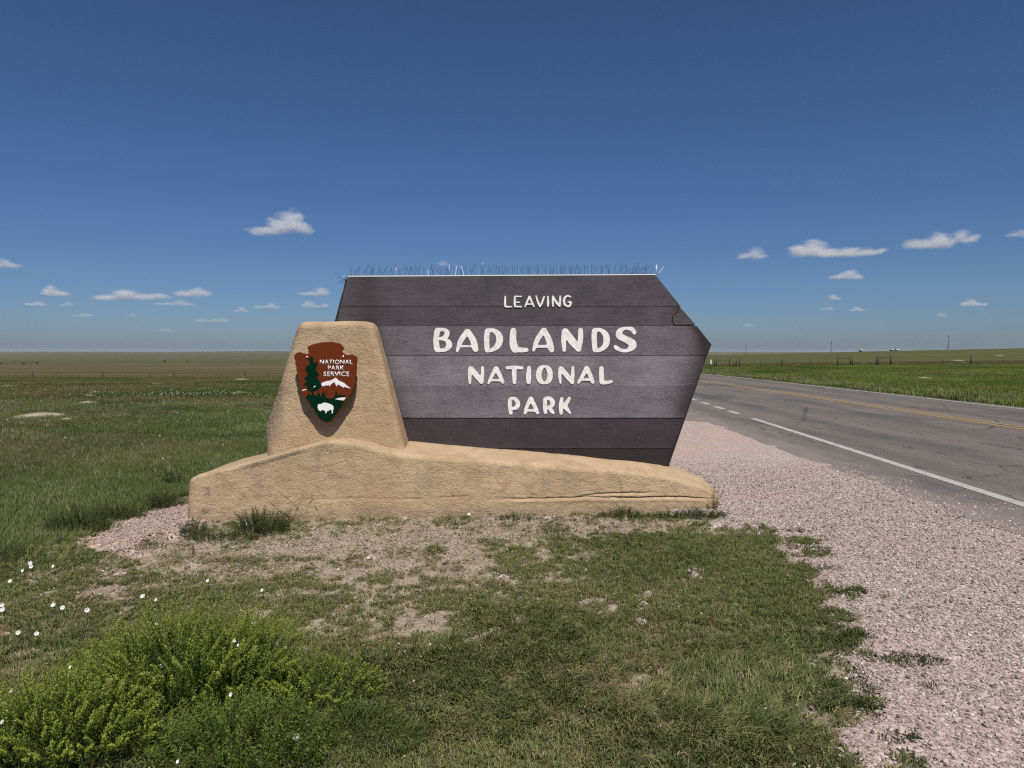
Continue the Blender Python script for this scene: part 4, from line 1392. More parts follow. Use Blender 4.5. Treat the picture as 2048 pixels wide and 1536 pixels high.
# near lawn
NP = 76000
y = np.sqrt(rng.uniform(2.2 ** 2, 7.1 ** 2, NP)); x = rng.uniform(-1.12, 0.62, NP) * y
cov, dry, ln = turf(x, y)
gmask = in_gravel(x, y)
patch = fbm(x * 3.2, y * 3.2, 31, 4); p2 = fbm(x * 11, y * 11, 33, 4, 0.65)
dens = sstep(0.40, 0.62, cov * 0.9 + 0.075 * (cov > 0.14) + ((patch - 0.5) * 0.85 + (p2 - 0.5) * 1.0) * (1.2 - 0.7 * cov)) * 0.80 + 0.44 * sstep(0.38, 0.62, fbm(x * 6.5, y * 6.5, 29, 3)) * sstep(0.05, 0.3, cov) + 0.015
dens = dens * (1 - 0.985 * sstep(0.35, 0.6, gmask + (fbm(x * 4.5, y * 4.5, 61, 5, 0.7) - 0.5) * 1.6 + (p2 - 0.5) * 0.5))
keep = (rng.uniform(0, 1, NP) < dens ** 1.15) & ~in_base(x, y) & (y < base_front(x) + 0.3)
x, y, dry, ln, p2, patch, gmask, cov = (a[keep] for a in (x, y, dry, ln, p2, patch, gmask, cov))
n = len(x)
hue = fbm(x * 1.1, y * 1.1, 35, 4)
dryp = np.clip(dry + (fbm(x * 2.6, y * 2.6, 37, 4) - 0.5) * 1.1, 0, 1)
isdry = rng.uniform(0, 1, n) < dryp * 0.58
tcol = np.clip(hue * 1.7 - 0.35 + rng.normal(0, 0.18, n), 0, 1)
col = tri(GREEN_D, GREEN_L, tcol)
yel = (rng.uniform(0, 1, n) < 0.18 + 0.3 * dryp)
col[yel] = tri(GREEN_L, GREEN_Y, rng.uniform(0, 1, yel.sum()))
col[isdry] = tri(STRAW, (0.17, 0.14, 0.075), rng.uniform(0, 1, isdry.sum()))
lay = fbm(x * 1.5, y * 1.5, 39, 3)
idx = rng.integers(0, 4, n)
laid = (ln > 0.85) & (lay > 0.42) & (rng.uniform(0, 1, n) < 0.6)
idx[laid] = rng.integers(4, 7, laid.sum())
wee = (~isdry) & (rng.uniform(0, 1, n) < np.clip(0.55 - cov * 0.45, 0.08, 1))
idx[wee] = rng.integers(7, 10, wee.sum())
s = (0.42 + 0.45 * ln) * rng.uniform(0.65, 1.25, n)
s = s * np.where(isdry, 0.8, 1.0)
rot = np.stack([rng.normal(0, 0.12, n), rng.normal(0, 0.12, n), np.where(laid, (fbm(x * 0.9, y * 0.9, 36, 2) - 0.5) * 9 + rng.normal(0, 0.5, n), rng.uniform(0, 6.28, n))], 1)
zz = -0.012 + 0.03 * (fbm(x * 1.6, y * 1.6, 3, 4) - 0.5)
zz = np.where(gmask > 0.45, 0.004, zz)
scatter("lawn_grass", np.stack([x, y, zz], 1), rot, np.stack([s, s, s * rng.uniform(0.7, 1.1, n)], 1), idx, col, C_tuft)

# field at the left of the sign
fe = (np.array(G(60, 1105)[:2]), np.array(G(190, 1068)[:2]), np.array(G(300, 1022)[:2]), np.array(G(375, 985)[:2]))
fex = np.array([p[0] for p in fe]); fey = np.array([p[1] for p in fe])


def field_edge(x): return np.interp(x, fex, fey) + 0.25 * (fbm(x * 2.5, x * 0 + 1.3, 38, 3) - 0.5)


NP = 116000
y = np.concatenate([np.sqrt(rng.uniform(5.2 ** 2, 14 ** 2, NP)), np.sqrt(rng.uniform(14 ** 2, 30 ** 2, NP // 2))])
x = rng.uniform(-1.20, 0.15, len(y)) * y
keep = (y > field_edge(x)) & ~in_base(x, y) & (in_gravel(x, y) < 0.5) & ((x < -1.0) | (y > 8.2)) & ((x < 0.9) | (y > 31)) & (x < 4.2)
x, y = x[keep], y[keep]; n = len(x)
hue = fbm(x * 0.55, y * 0.55, 53, 4); br = fbm(x * 0.35 + 9, y * 0.25, 54, 4)
col = tri((0.064, 0.092, 0.027), (0.145, 0.185, 0.058), np.clip(hue * 1.9 - 0.45 + rng.normal(0, 0.2, n), 0, 1))
brm = np.clip(0.25 + (br - 0.42) * 3.0, 0, 1) * sstep(8, 13, y) * 0.7
isb = rng.uniform(0, 1, n) < brm
col[isb] = tri((0.13, 0.115, 0.055), (0.22, 0.185, 0.105), rng.uniform(0, 1, isb.sum()))
pale = rng.uniform(0, 1, n) < 0.05
col[pale] = (0.22, 0.24, 0.15)
idx = rng.integers(10, 14, n)
idx[y > 14] = rng.integers(14, 16, (y > 14).sum())
s = rng.uniform(0.45, 1.0, n) * (0.42 + 0.38 * hue)
s = np.where(y > 14, s * 0.9, s)
s = s * np.where(pale, 1.35, 1.0)
rot = np.stack([rng.normal(0, 0.12, n), rng.normal(0, 0.12, n), rng.uniform(0, 6.28, n)], 1)
scatter("field_grass", np.stack([x, y, hgt(x, y) - 0.01], 1), rot, np.stack([s, s, s * rng.uniform(0.7, 1.15, n)], 1), idx, col, C_tuft)

# mid distance, both sides of the road
NP = 92000
y = np.sqrt(rng.uniform(28 ** 2, 108 ** 2, NP)); x = rng.uniform(-1.05, -0.02, NP) * y
NR = 82000
y2 = np.sqrt(rng.uniform(16 ** 2, 100 ** 2, NR)); x2 = rng.uniform(0.16, 1.0, NR) * y2
ok = x2 > 15.05 + 0.3 * fbm(y2 * 0.7, y2 * 0, 57, 3)
x = np.concatenate([x, x2[ok]]); y = np.concatenate([y, y2[ok]]); n = len(x)
hue = fbm(x / 5.0, y / 4.0, 55, 4)
rightside = x > 0
col = tri((0.055, 0.080, 0.024), (0.105, 0.135, 0.042), np.clip(hue * 2 - 0.5 + rng.normal(0, 0.2, n), 0, 1))
col2 = tri((0.062, 0.105, 0.018), (0.150, 0.205, 0.040), np.clip(hue * 2 - 0.5 + rng.normal(0, 0.2, n), 0, 1))
col = np.where(rightside[:, None], col2, col)
tanm = rng.uniform(0, 1, n) < np.clip((fbm(x / 8.0, y / 5.0, 56, 4) - 0.46) * 4, 0, 0.7) * np.where(rightside, 0.5, 1.0)
col[tanm] = tri((0.13, 0.105, 0.045), (0.20, 0.165, 0.085), rng.uniform(0, 1, tanm.sum()))
verge = rightside & (x < 18.5)
vp = verge & (rng.uniform(0, 1, n) < 0.3)
col[vp] = (0.20, 0.21, 0.12)
s = rng.uniform(0.6, 1.15, n) * np.where(verge, 1.25, 0.85) * (1 + 0.012 * np.maximum(y - 40, 0))
farb = (~rightside) & (y > 96)
col[farb] = tri((0.12, 0.10, 0.045), (0.19, 0.155, 0.08), rng.uniform(0, 1, farb.sum()))
farr = rightside & (y > 80)
col[farr] = tri((0.085, 0.085, 0.032), (0.14, 0.12, 0.055), rng.uniform(0, 1, farr.sum()))
idx = rng.integers(14, 16, n)
rot = np.stack([np.zeros(n), np.zeros(n), rng.uniform(0, 6.28, n)], 1)
scatter("distant_grass", np.stack([x, y, hgt(x, y) - 0.02], 1), rot, np.stack([s * 1.3, s * 1.3, s * np.clip(1.2 - y / 130, 0.45, 1)], 1), idx, col, C_tuft)

# stones of the gravel
NS = 400000
y = np.sqrt(rng.uniform(2.2 ** 2, 11 ** 2, NS)); x = rng.uniform(-0.70, 0.80, NS) * y
g = in_gravel(x, y)
keep = (g + (fbm(x * 4.5, y * 4.5, 61, 5, 0.7) - 0.5) * 1.6 > 0.38) & (x < road_edge(y) + 0.25 * rng.normal(0, 1, NS) ** 2 * 0.6) & ~in_base(x, y)
loose = rng.uniform(0, 1, NS) < 0.5
cov, _d, _l = turf(np.clip(x, -6, 6), np.clip(y, 2, 7))
lo_keep = loose & (y < base_front(x)) & (rng.uniform(0, 1, NS) < np.clip(0.95 - cov, 0.04, 0.9)) & (x > -0.75 * y) & (y < field_edge(x))
keep = (keep & (rng.uniform(0, 1, NS) > sstep(7.0, 11.0, y))) | lo_keep
x, y, g = x[keep], y[keep], g[keep]; n = len(x)
s = np.clip(rng.lognormal(-4.55, 0.42, n), 0.005, 0.030) * (1 + 0.02 * (y - 3))
s = np.where(g < 0.4, s * 0.75, s)
c0 = rng.uniform(0, 1, n)
col = tri((0.225, 0.175, 0.155), (0.49, 0.41, 0.37), c0)
dk = rng.uniform(0, 1, n) < 0.12; col[dk] = (0.13, 0.105, 0.10)
wh = rng.uniform(0, 1, n) < 0.025; col[wh] = (0.58, 0.53, 0.49)
tn = (g < 0.4) | (x < -2.4); col[tn] = col[tn] * np.array([0.90, 0.86, 0.79])
rot = np.stack([rng.normal(0, 0.4, n), rng.normal(0, 0.4, n), rng.uniform(0, 6.28, n)], 1)
zz = np.where(g + (fbm(x * 4.5, y * 4.5, 61, 5, 0.7) - 0.5) * 1.6 > 0.40, 0.006 + 0.014 * (fbm(x * 2.5, y * 2.5, 66, 3) - 0.3), -0.012 + 0.03 * (fbm(x * 1.6, y * 1.6, 3, 4) - 0.5))
scatter("gravel_stones", np.stack([x, y, zz + s * 0.16], 1), rot, np.stack([s, s * rng.uniform(0.7, 1.0, n), s], 1), rng.integers(0, 4, n), col, C_stone)

# small white blossoms far out in the field
NP = 520
y = np.sqrt(rng.uniform(9 ** 2, 46 ** 2, NP)); x = rng.uniform(-0.78, -0.26, NP) * y
pm = fbm(x / 2.2, y / 2.5, 58, 3)
keep = (pm > 0.53) & (rng.uniform(0, 1, NP) < 0.7)
x, y = x[keep], y[keep]
b1 = T(370, 793)
bx_ = rng.normal(b1.x, 1.7, 120); by_ = rng.normal(b1.y, 1.0, 120)
x = np.concatenate([x, bx_]); y = np.concatenate([y, by_])
h0 = hgt(x, y); V_, F_ = [], []
for k in range(len(x)):
    r_ = random.uniform(0.007, 0.012) * (1 + y[k] * 0.018); zc_ = h0[k] + random.uniform(0.10, 0.2)
    b0 = len(V_)
    V_.append((x[k], y[k] - r_ * 0.5, zc_))
    for q in range(5):
        a = 2 * math.pi * q / 5
        V_.append((x[k] + r_ * math.cos(a), y[k] - r_ * 0.15 * 1 + 0.0, zc_ + r_ * math.sin(a)))
    for q in range(5): F_.append((b0, b0 + 1 + q, b0 + 1 + (q + 1) % 5))
tag(link("field_blossoms", mesh_np("field_blossoms", V_, F_), M_petal), kind="stuff")


# ------------------------------------------------------------------ soil mounds
def mound(u, v, wpx, hrel=0.085):
    p = T(u, v)
    if p is None: return
    w = wpx / FPX * p.length / 2
    rr = np.random.default_rng(int(u * 7 + v))
    dep = w * rr.uniform(0.8, 1.3) if p.y < 60 else w * rr.uniform(1.2, 2.0)
    rings, seg = 7, 22
    hh = min(0.26, w * hrel + 0.04)
    Vm = [(p.x, p.y, float(hgt(p.x, p.y)) + hh)]
    for k in range(1, rings + 1):
        f = k / rings
        for q in range(seg):
            a = 2 * math.pi * q / seg
            wob = 1 + 0.35 * (float(fbm(np.array(2 + 1.3 * math.cos(a) + u), np.array(1.3 * math.sin(a) + v), 95, 3)) - 0.5) * 2
            X_ = p.x + w * f * wob * math.cos(a); Y_ = p.y + dep * f * wob * math.sin(a)
            Z_ = float(hgt(X_, Y_)) + hh * (1 - f ** 2) ** 1.3 - 0.03 * f + 0.3 * hh * (float(vnoise(X_ * 1.7, Y_ * 1.7, 97)) - 0.5) * (1 - f)
            Vm.append((X_, Y_, Z_))
    Fm = [(0, 1 + q, 1 + (q + 1) % seg) for q in range(seg)]
    for k in range(rings - 1):
        for q in range(seg):
            a = 1 + k * seg + q; b = 1 + k * seg + (q + 1) % seg
            Fm.append((a, a + seg, b + seg, b))
    tag(link("soil_mound", mesh_np("soil_mound", Vm, Fm, smooth=True), M_mound), kind="structure")


for m_ in ((312, 769, 30), (478, 787, 54), (179, 793, 38), (172, 807, 46), (85, 833, 110), (134, 840, 40), (243, 812, 20), (388, 768, 20), (92, 781, 22), (16, 773, 34), (217, 764, 14), (339, 752, 14), (295, 753, 10), (418, 752, 14), (484, 760, 44),
           (1735, 775, 34), (1849, 757, 44), (1665, 741, 18), (1599, 729, 12), (1626, 733, 10), (1685, 727, 14), (1727, 727, 18), (1794, 727, 20), (1822, 727, 10), (1916, 721, 18), (1928, 726, 20), (1900, 729, 20), (2022, 750, 20), (1792, 750, 9), (1921, 762, 18), (1960, 766, 18), (1879, 774, 8), (1963, 797, 9), (2000, 711, 10)):
    mound(*m_)


# ------------------------------------------------------------------ fences
def post_obj(x, y, h, r, mat, parent, name, n=7):
    z = float(hgt(x, y))
    return tube(name, [(x, y, z - 0.2), (x, y, z + h * 0.5), (x + random.uniform(-.02, .02), y, z + h)], r, mat, parent, n)


def fence(name, label, posts, wires_h, ends):
    """posts: (x, y, kind)"""
    root = empty(name, (posts[0][0], posts[0][1], float(hgt(posts[0][0], posts[0][1]))))
    tag(root, label, "fence")
    for x, y, kd in posts:
        if kd == 'w': post_obj(x, y, random.uniform(1.05, 1.2), 0.066, M_wood, root, "wood_post")
        elif kd == 'b': post_obj(x, y, 1.2, 0.078, M_wood, root, "wood_post")
        else: post_obj(x, y, random.uniform(0.92, 1.02), 0.024, M_tpost, root, "steel_post", 4)
    pl = sorted(posts)
    for h in wires_h:
        pts = []
        for a, b in zip(pl[:-1], pl[1:]):
            for k in range(3):
                t = k / 3
                X_, Y_ = a[0] + (b[0] - a[0]) * t, a[1] + (b[1] - a[1]) * t
                z0 = float(hgt(a[0], a[1])) * (1 - t) + float(hgt(b[0], b[1])) * t
                pts.append((X_, Y_, z0 + h - 0.02 * math.sin(t * math.pi)))
        pts.append((pl[-1][0], pl[-1][1], float(hgt(*pl[-1][:2])) + h))
        tube("wire", pts, 0.006, M_wire, root, 3)
    return root


def at_y(u, y): return ((u - 1024) / FPX * y, y)


lp = [(u, 'w') for u in (-77, 65, 205, 348, 490, 632)] + [(u, 't') for u in (-125, -30, 19, 112, 156, 250, 300, 394, 442, 537, 585)]
fence("wire_fence", "long wire fence across the left prairie with spaced wooden posts", [(*at_y(u, 100), k) for u, k in lp], (0.25, 0.48, 0.7, 0.9), None)
RY = 78.0
rp_ = [(1429, 'b'), (1433, 'w'), (1459, 'w'), (1473, 'w'), (1479, 'w'), (1521, 't'), (1564, 'w'), (1621, 't'), (1675, 'b'), (1701, 'b'), (1705.5, 'w'), (1753, 'w'), (1756.5, 'b'), (1781.5, 'b'), (1834, 't'), (1885, 't'), (1942, 'b'), (2004, 't'), (2066, 't'), (2130, 'w')]
rf = fence("brace_post_fence", "right hand prairie fence with heavy braced wooden posts beyond the road", [(*at_y(u, RY), k) for u, k in rp_], (0.25, 0.48, 0.7, 0.9), None)
for ua, ub, h in ((1675, 1701, 0.86), (1756.5, 1781.5, 0.9), (1433, 1459, 0.72), (1675, 1701, 0.2)):
    xa, xb = at_y(ua, RY)[0], at_y(ub, RY)[0]
    tube("brace_rail", [(xa, RY, float(hgt(xa, RY)) + h), (xb, RY, float(hgt(xb, RY)) + h)], 0.05, M_wood, rf, 6)
for ua, ha, ub, hb in ((1465, 0.05, 1473, 0.9), (1466, 0.7, 1472, 0.1)):
    xa, xb = at_y(ua, RY)[0], at_y(ub, RY)[0]
    tube("brace_rail", [(xa, RY, float(hgt(xa, RY)) + ha), (xb, RY, float(hgt(xb, RY)) + hb)], 0.05, M_wood, rf, 6)

mp = at_y(1421.5, 72)
mz = float(hgt(*mp))
mk = empty("marker_post", (mp[0], mp[1], mz))
tag(mk, "thin roadside marker post with a white plate beside the sign's right end", "marker post")
tube("post", [(mp[0], mp[1], mz - .1), (mp[0], mp[1], mz + 0.9)], 0.035, M_tpost, mk, 6)
link("plate", box_me("plate", mp[0] - 0.06, mp[0] + 0.06, mp[1] - 0.06, mp[1] - 0.036, mz + 0.45, mz + 0.9, 0.008), M_wpaint, mk)


# ------------------------------------------------------------------ utility poles, trailers, cattle
def pole(u, v_top, y, h, label):
    x = (u - 1024) / FPX * y
    top = P(u, v_top, y).z
    z = float(hgt(x, y))
    root = empty("utility_pole", (x, y, z)); tag(root, label, "utility pole", "utility poles beyond the right ridge")
    tube("shaft", [(x, y, min(z, top - h) - 0.5), (x, y, top)], 0.24, M_pole, root, 8, 0.17)
    link("cross_arm", box_me("cross_arm", x - 0.14, x + 0.14, y - 1.1, y + 1.1, top - 0.75, top - 0.58), M_pole, root)
    for dy in (-0.95, 0.0, 0.95):
        zt = top - 0.58 if dy else top
        tube("insulator", [(x, y + dy, zt - 0.02), (x, y + dy, zt + 0.2)], 0.06, M_darkglass, root, 6)


pole(1895, 671, 500, 10, "utility pole standing highest, beyond the ridge at the far right")
pole(1661.5, 682.5, 540, 10, "utility pole beyond the ridge, between the sign and the white trailers")
pole(1491.5, 688.5, 640, 10, "utility pole nearest the sign's pointed end, far across the plain")


def vehicle(u, v, y, L, Hh, name, label, cab):
    p = P(u, v, y)
    x, z = p.x, p.z
    root = empty(name, (x, y, z)); tag(root, label, "trailer" if name == "white_trailer" else "truck", "vehicles parked on the right ridge")
    link("body", box_me("body", x - L / 2, x + L / 2, y - 1.2, y + 1.2, z + 0.6, z + Hh, 0.15), M_wpaint, root)
    if cab:
        link("cab", box_me("cab", x + L / 2 + 0.05, x + L / 2 + 1.9, y - 1.1, y + 1.1, z + 0.6, z + Hh * 0.72, 0.25), M_wpaint, root)
        link("windscreen", box_me("windscreen", x + L / 2 + 0.5, x + L / 2 + 1.94, y - 1.12, y + 1.12, z + Hh * 0.48, z + Hh * 0.66, 0.05), M_darkglass, root)
    else:
        link("window", box_me("window", x - L * 0.3, x + L * 0.05, y - 1.23, y - 1.19, z + Hh * 0.5, z + Hh * 0.75, 0.01), M_darkglass, root)
    for k in (-0.3, 0.3):
        bm = bmesh.new(); bmesh.ops.create_cone(bm, cap_ends=True, segments=14, radius1=0.45, radius2=0.45, depth=2.5, matrix=Matrix.Translation((x + k * L, y, z + 0.4)) @ Matrix.Rotation(R(90), 4, 'X'))
        mw = bpy.data.meshes.new("wheel"); bm.to_mesh(mw); bm.free()
        link("wheel", mw, M_rubber, root)


vehicle(1721.5, 703.5, 476, 1.3, 1.6, "white_trailer", "small white trailer alone on the skyline of the right ridge", False)
vehicle(1783, 702.5, 476, 1.2, 1.3, "white_trailer", "low white trailer on the right ridge just left of a truck", False)
vehicle(1793, 702.5, 476, 1.1, 1.6, "box_truck", "white box truck on the skyline of the right ridge", True)


def cow(u, v, face, label, graze=True, size=1.0):
    p = T(u, v)
    x, y, z = p
    s = size
    # joints of one continuous body: (position, radius)
    js = {"rump": ((-0.75, 0, 1.12), 0.30), "belly": ((-0.2, 0, 1.0), 0.40), "chest": ((0.4, 0, 1.05), 0.38), "shoulder": ((0.7, 0, 1.15), 0.28),
          "neck": ((1.0, 0, 1.0 if graze else 1.35), 0.19), "poll": ((1.22, 0, 0.6 if graze else 1.5), 0.15), "muzzle": ((1.38, 0, 0.28 if graze else 1.38), 0.10), "tail": ((-1.02, 0, 1.15), 0.05), "tailend": ((-1.10, 0, 0.55), 0.04)}
    edges = [("belly", "rump"), ("belly", "chest"), ("chest", "shoulder"), ("shoulder", "neck"), ("neck", "poll"), ("poll", "muzzle"), ("rump", "tail"), ("tail", "tailend")]
    for sd, yy in (("l", 0.2), ("r", -0.2)):
        js["hock" + sd] = ((-0.92, yy, 0.55), 0.10); js["knee" + sd] = ((-0.72, yy, 0.80), 0.17); js["hind" + sd] = ((-0.82, yy, 0.03), 0.07)
        js["elbow" + sd] = ((0.50, yy, 0.75), 0.14); js["wrist" + sd] = ((0.56, yy, 0.42), 0.085); js["fore" + sd] = ((0.55, yy, 0.03), 0.07)
        edges += [("rump", "knee" + sd), ("knee" + sd, "hock" + sd), ("hock" + sd, "hind" + sd), ("chest", "elbow" + sd), ("elbow" + sd, "wrist" + sd), ("wrist" + sd, "fore" + sd)]
    names = ["belly"] + [k for k in js if k != "belly"]
    me_ = bpy.data.meshes.new("cow")
    me_.from_pydata([(js[k][0][0] * face * s, js[k][0][1] * s, js[k][0][2] * s) for k in names], [(names.index(a), names.index(b)) for a, b in edges], [])
    o = link("cow", me_); o.location = (x, y, z)
    sk = o.modifiers.new("skin", 'SKIN')
    for i, k in enumerate(names):
        me_.skin_vertices[0].data[i].radius = (js[k][1] * s, js[k][1] * s)
        me_.skin_vertices[0].data[i].use_root = (i == 0)
    ss = o.modifiers.new("sub", 'SUBSURF'); ss.levels = 1; ss.render_levels = 1
    dg = bpy.context.evaluated_depsgraph_get()
    m2 = bpy.data.meshes.new_from_object(o.evaluated_get(dg))
    o.modifiers.clear(); o.data = m2; m2.materials.clear(); m2.materials.append(M_cow); m2.name = "cow"
    tag(o, label, "cow", "black cattle on the left prairie")


cow(74, 728, 1, "black cow in the left herd, rightmost of its line", True, 1.15)
cow(48.5, 729, -1, "black cow in the left herd, between the other low pair", True, 1.1)
cow(43, 725.5, 1, "small black cow standing just above its neighbour in the left herd", False, 0.7)
cow(63, 728.5, 1, "thin looking black cow seen end on between two broader cows", False, 0.6)
cow(63, 723.5, 1, "tiny dark cow just above the end on one in the left herd", False, 0.6)
cow(37.5, 721.5, -1, "farthest black cow at the top of the left herd", True, 0.9)
cow(29.5, 724, -1, "small dark cow at the upper left of the herd", False, 0.5)
cow(0.5, 729, 1, "black cow cut by the left picture edge", True, 1.0)
cow(329, 724.5, -1, "lone black cow nearer the pillar, left of a smaller one", True, 1.2)
cow(373.5, 725.5, 1, "smaller black cow nearest the pillar on the left prairie", False, 0.9)


# ------------------------------------------------------------------ weeds and bushes
def leaf_cloud(stems, leaf_len, leaf_w, per, tip_yellow, seed, c_dark, c_light, c_tip, curl=0.5, start=0.12, plume=0.0):
    """stems: list of polylines (np arrays); returns leaf mesh data with tints"""
    r_ = np.random.default_rng(seed)
    V, F, T_ = [], [], []
    for st in stems:
        m = len(st)
        L = np.linalg.norm(np.diff(st, axis=0), axis=1).sum()
        nl = max(4, int(per * L))
        tone = r_.uniform()
        for k in range(nl):
            f = start + (1 - start) * (k + r_.uniform()) / nl
            q = f * (m - 1); i = min(int(q), m - 2); t = q - i
            p = st[i] * (1 - t) + st[i + 1] * t
            ax = st[i + 1] - st[i]; ax = ax / (np.linalg.norm(ax) + 1e-9)
            a = k * 2.4 + r_.uniform(-0.4, 0.4)
            u = np.cross(ax, np.array([0.3, 0.9, 0.2])); u /= np.linalg.norm(u) + 1e-9; v = np.cross(ax, u)
            out = u * math.cos(a) + v * math.sin(a)
            up = r_.uniform(0.5, 1.1)
            d = out + ax * up; d /= np.linalg.norm(d)
            ll = leaf_len * r_.uniform(0.6, 1.25) * (1.0 - 0.62 * f ** 3); ww = leaf_w * r_.uniform(0.7, 1.2) * (1 - 0.35 * f)
            sd = np.cross(d, r_.normal(0, 1, 3)); sd /= np.linalg.norm(sd) + 1e-9
            mid = p + d * ll * 0.5
            end = p + d * ll + np.array([0, 0, -curl * ll * 0.25])
            b = len(V)
            V += [p, mid + sd * ww / 2, end, mid - sd * ww / 2]
            F.append((b, b + 1, b + 2, b + 3))
            mixl = np.clip(0.25 + 0.55 * tone * f + r_.normal(0, 0.12), 0, 1)
            c = np.array(c_dark) * (1 - mixl) + np.array(c_light) * mixl
            ty = np.clip((f - 0.62) / 0.38, 0, 1) * tip_yellow * (0.4 + 0.6 * tone)
            c = c * (1 - ty) + np.array(c_tip) * ty
            T_ += [c] * 4
        if plume and r_.uniform() < plume:
            for k in range(26):
                f = 0.66 + 0.36 * k / 26
                q = min(f, 0.999) * (m - 1); i = min(int(q), m - 2)
                p = st[i] + (st[i + 1] - st[i]) * (f * (m - 1) - i)
                ax = st[i + 1] - st[i]; ax = ax / (np.linalg.norm(ax) + 1e-9)
                u = np.cross(ax, np.array([0.3, 0.9, 0.2])); u /= np.linalg.norm(u) + 1e-9; v = np.cross(ax, u)
                a = k * 2.4; d = (u * math.cos(a) + v * math.sin(a)) * 0.8 + ax * 0.7
                ll = 0.0085 * (1.25 - f) / 0.45 + 0.003; sd = np.cross(d, ax); sd /= np.linalg.norm(sd) + 1e-9
                b = len(V); V += [p, p + d * ll * 0.5 + sd * 0.0026, p + d * ll, p + d * ll * 0.5 - sd * 0.0026]
                F.append((b, b + 1, b + 2, b + 3))
                tt_ = np.clip(tip_yellow * (0.35 + 0.65 * tone) * r_.uniform(0.7, 1.2), 0, 1)
                T_ += [np.array(c_light) * (1 - tt_) + np.array(c_tip) * tt_] * 4
    return V, F, T_


def plant(name, label, cat, centre, rad, height, nstem, seed, leaf_len=0.026, leaf_w=0.0066, per=165, tip=0.9, group=None, tilt=(0.06, -0.10), dark=(0.035, 0.062, 0.014), light=(0.235, 0.335, 0.054), tipc=(0.46, 0.50, 0.09), elong=(1, 1), z0=0.0, plume=0.0):
    r_ = np.random.default_rng(seed)
    root = empty(name, (centre[0], centre[1], z0)); tag(root, label, cat, group)
    stems = []
    SV, SF = [], []
    for k in range(nstem):
        a = r_.uniform(0, 2 * math.pi); q = math.sqrt(r_.uniform())
        bx, by = centre[0] + rad * q * math.cos(a) * elong[0] * 0.8, centre[1] + rad * q * math.sin(a) * elong[1] * 0.8
        hh = height * math.sqrt(max(0.06, 1 - 0.88 * q * q)) * r_.uniform(0.72, 1.08)
        lump = float(fbm(np.array(bx * 5.5), np.array(by * 5.5), seed + 3, 2)); hh *= 0.6 + 0.75 * lump
        ox, oy = math.cos(a) * q * 0.45 + tilt[0] + r_.normal(0, 0.2), math.sin(a) * q * 0.45 + tilt[1] + r_.normal(0, 0.2)
        pts = []
        for s in range(7):
            t = s / 6
            pts.append(np.array([bx + ox * hh * t ** 1.6, by + oy * hh * t ** 1.6, z0 + hh * (t - 0.10 * t ** 4 * (abs(ox) + abs(oy)))]))
        stems.append(np.array(pts))
        tv, tf = tube_data([Vector(p) for p in pts[::2]], 0.0016, 3, 0.0008)
        b = len(SV); SV += tv; SF += [tuple(i + b for i in f) for f in tf]
    V, F, T_ = leaf_cloud(stems, leaf_len, leaf_w, per, tip, seed + 5, dark, light, tipc, plume=plume)
    fm = mesh_np("foliage", np.array(V), np.array(F))
    at = fm.attributes.new("tint", 'FLOAT_COLOR', 'POINT')
    at.data.foreach_set("color", np.concatenate([np.array(T_), np.ones((len(T_), 1))], 1).astype(np.float32).ravel())
    link("foliage", fm, M_foliage, root)
    sm = mesh_np("stem", SV, SF)
    so = link("stem", sm, M_stem, root); so["kind"] = "stuff"
    return root


g_b = "lush weed bushes at the lower left"
c = G(385, 1395); plant("weed_bush", "biggest bright green feathery bush, topmost of the clump in the lower left", "bush", (c.x - 0.05, c.y + 0.1), 0.50, 0.44, 560, 301, group=g_b, plume=0.5, elong=(1.15, 0.85))
c = G(150, 1500); plant("weed_bush", "bright yellow tipped bush filling the lower left picture corner", "bush", (c.x - 0.08, c.y + 0.02), 0.42, 0.31, 440, 302, group=g_b, plume=0.65, elong=(1.2, 0.7), tip=1.0)
c = G(640, 1400); plant("weed_bush", "smaller loose green bush at the right side of the bushy clump", "bush", (c.x, c.y + 0.03), 0.30, 0.22, 230, 303, group=g_b, plume=0.5, leaf_len=0.022, elong=(1.1, 0.9), tip=0.75)
c = G(470, 1540); plant("weed_bush", "dark green low bush at the bottom edge, in the middle of the clump", "bush", (c.x, c.y + 0.1), 0.36, 0.24, 300, 304, group=g_b, tip=0.35, leaf_len=0.030, elong=(1.2, 0.8))
c = G(250, 1330); plant("weed_bush", "thin pale green bush behind the clump on its left side", "bush", (c.x, c.y), 0.26, 0.15, 150, 305, group=g_b, plume=0.5, tip=0.7, leaf_len=0.022, elong=(1.3, 0.8))
c = G(690, 1500); plant("grass_clump", "long bladed grass clump at the bottom beside the bushes", "grass clump", (c.x, c.y + .03), 0.30, 0.16, 150, 306, leaf_len=0.09, leaf_w=0.006, per=55, tip=0.25, tilt=(0.35, 0.0), dark=(0.04, 0.075, 0.018), light=(0.095, 0.14, 0.035), elong=(1.2, 0.8))

g_w = "low weeds along the foot of the wall"
DK, LT = (0.045, 0.060, 0.024), (0.100, 0.120, 0.050)
def weed(u, v, rad, h, ns, seed, label, **kw):
    q = G(u, v)
    k = dict(dark=DK, light=LT, tipc=(0.13, 0.14, 0.06), tip=0.4, leaf_len=0.022, leaf_w=0.009, per=110, tilt=(0.0, -0.1), z0=-0.01); k.update(kw)
    return plant("weed_patch", label, "weed", (q.x, q.y), rad, h, ns, seed, **k)


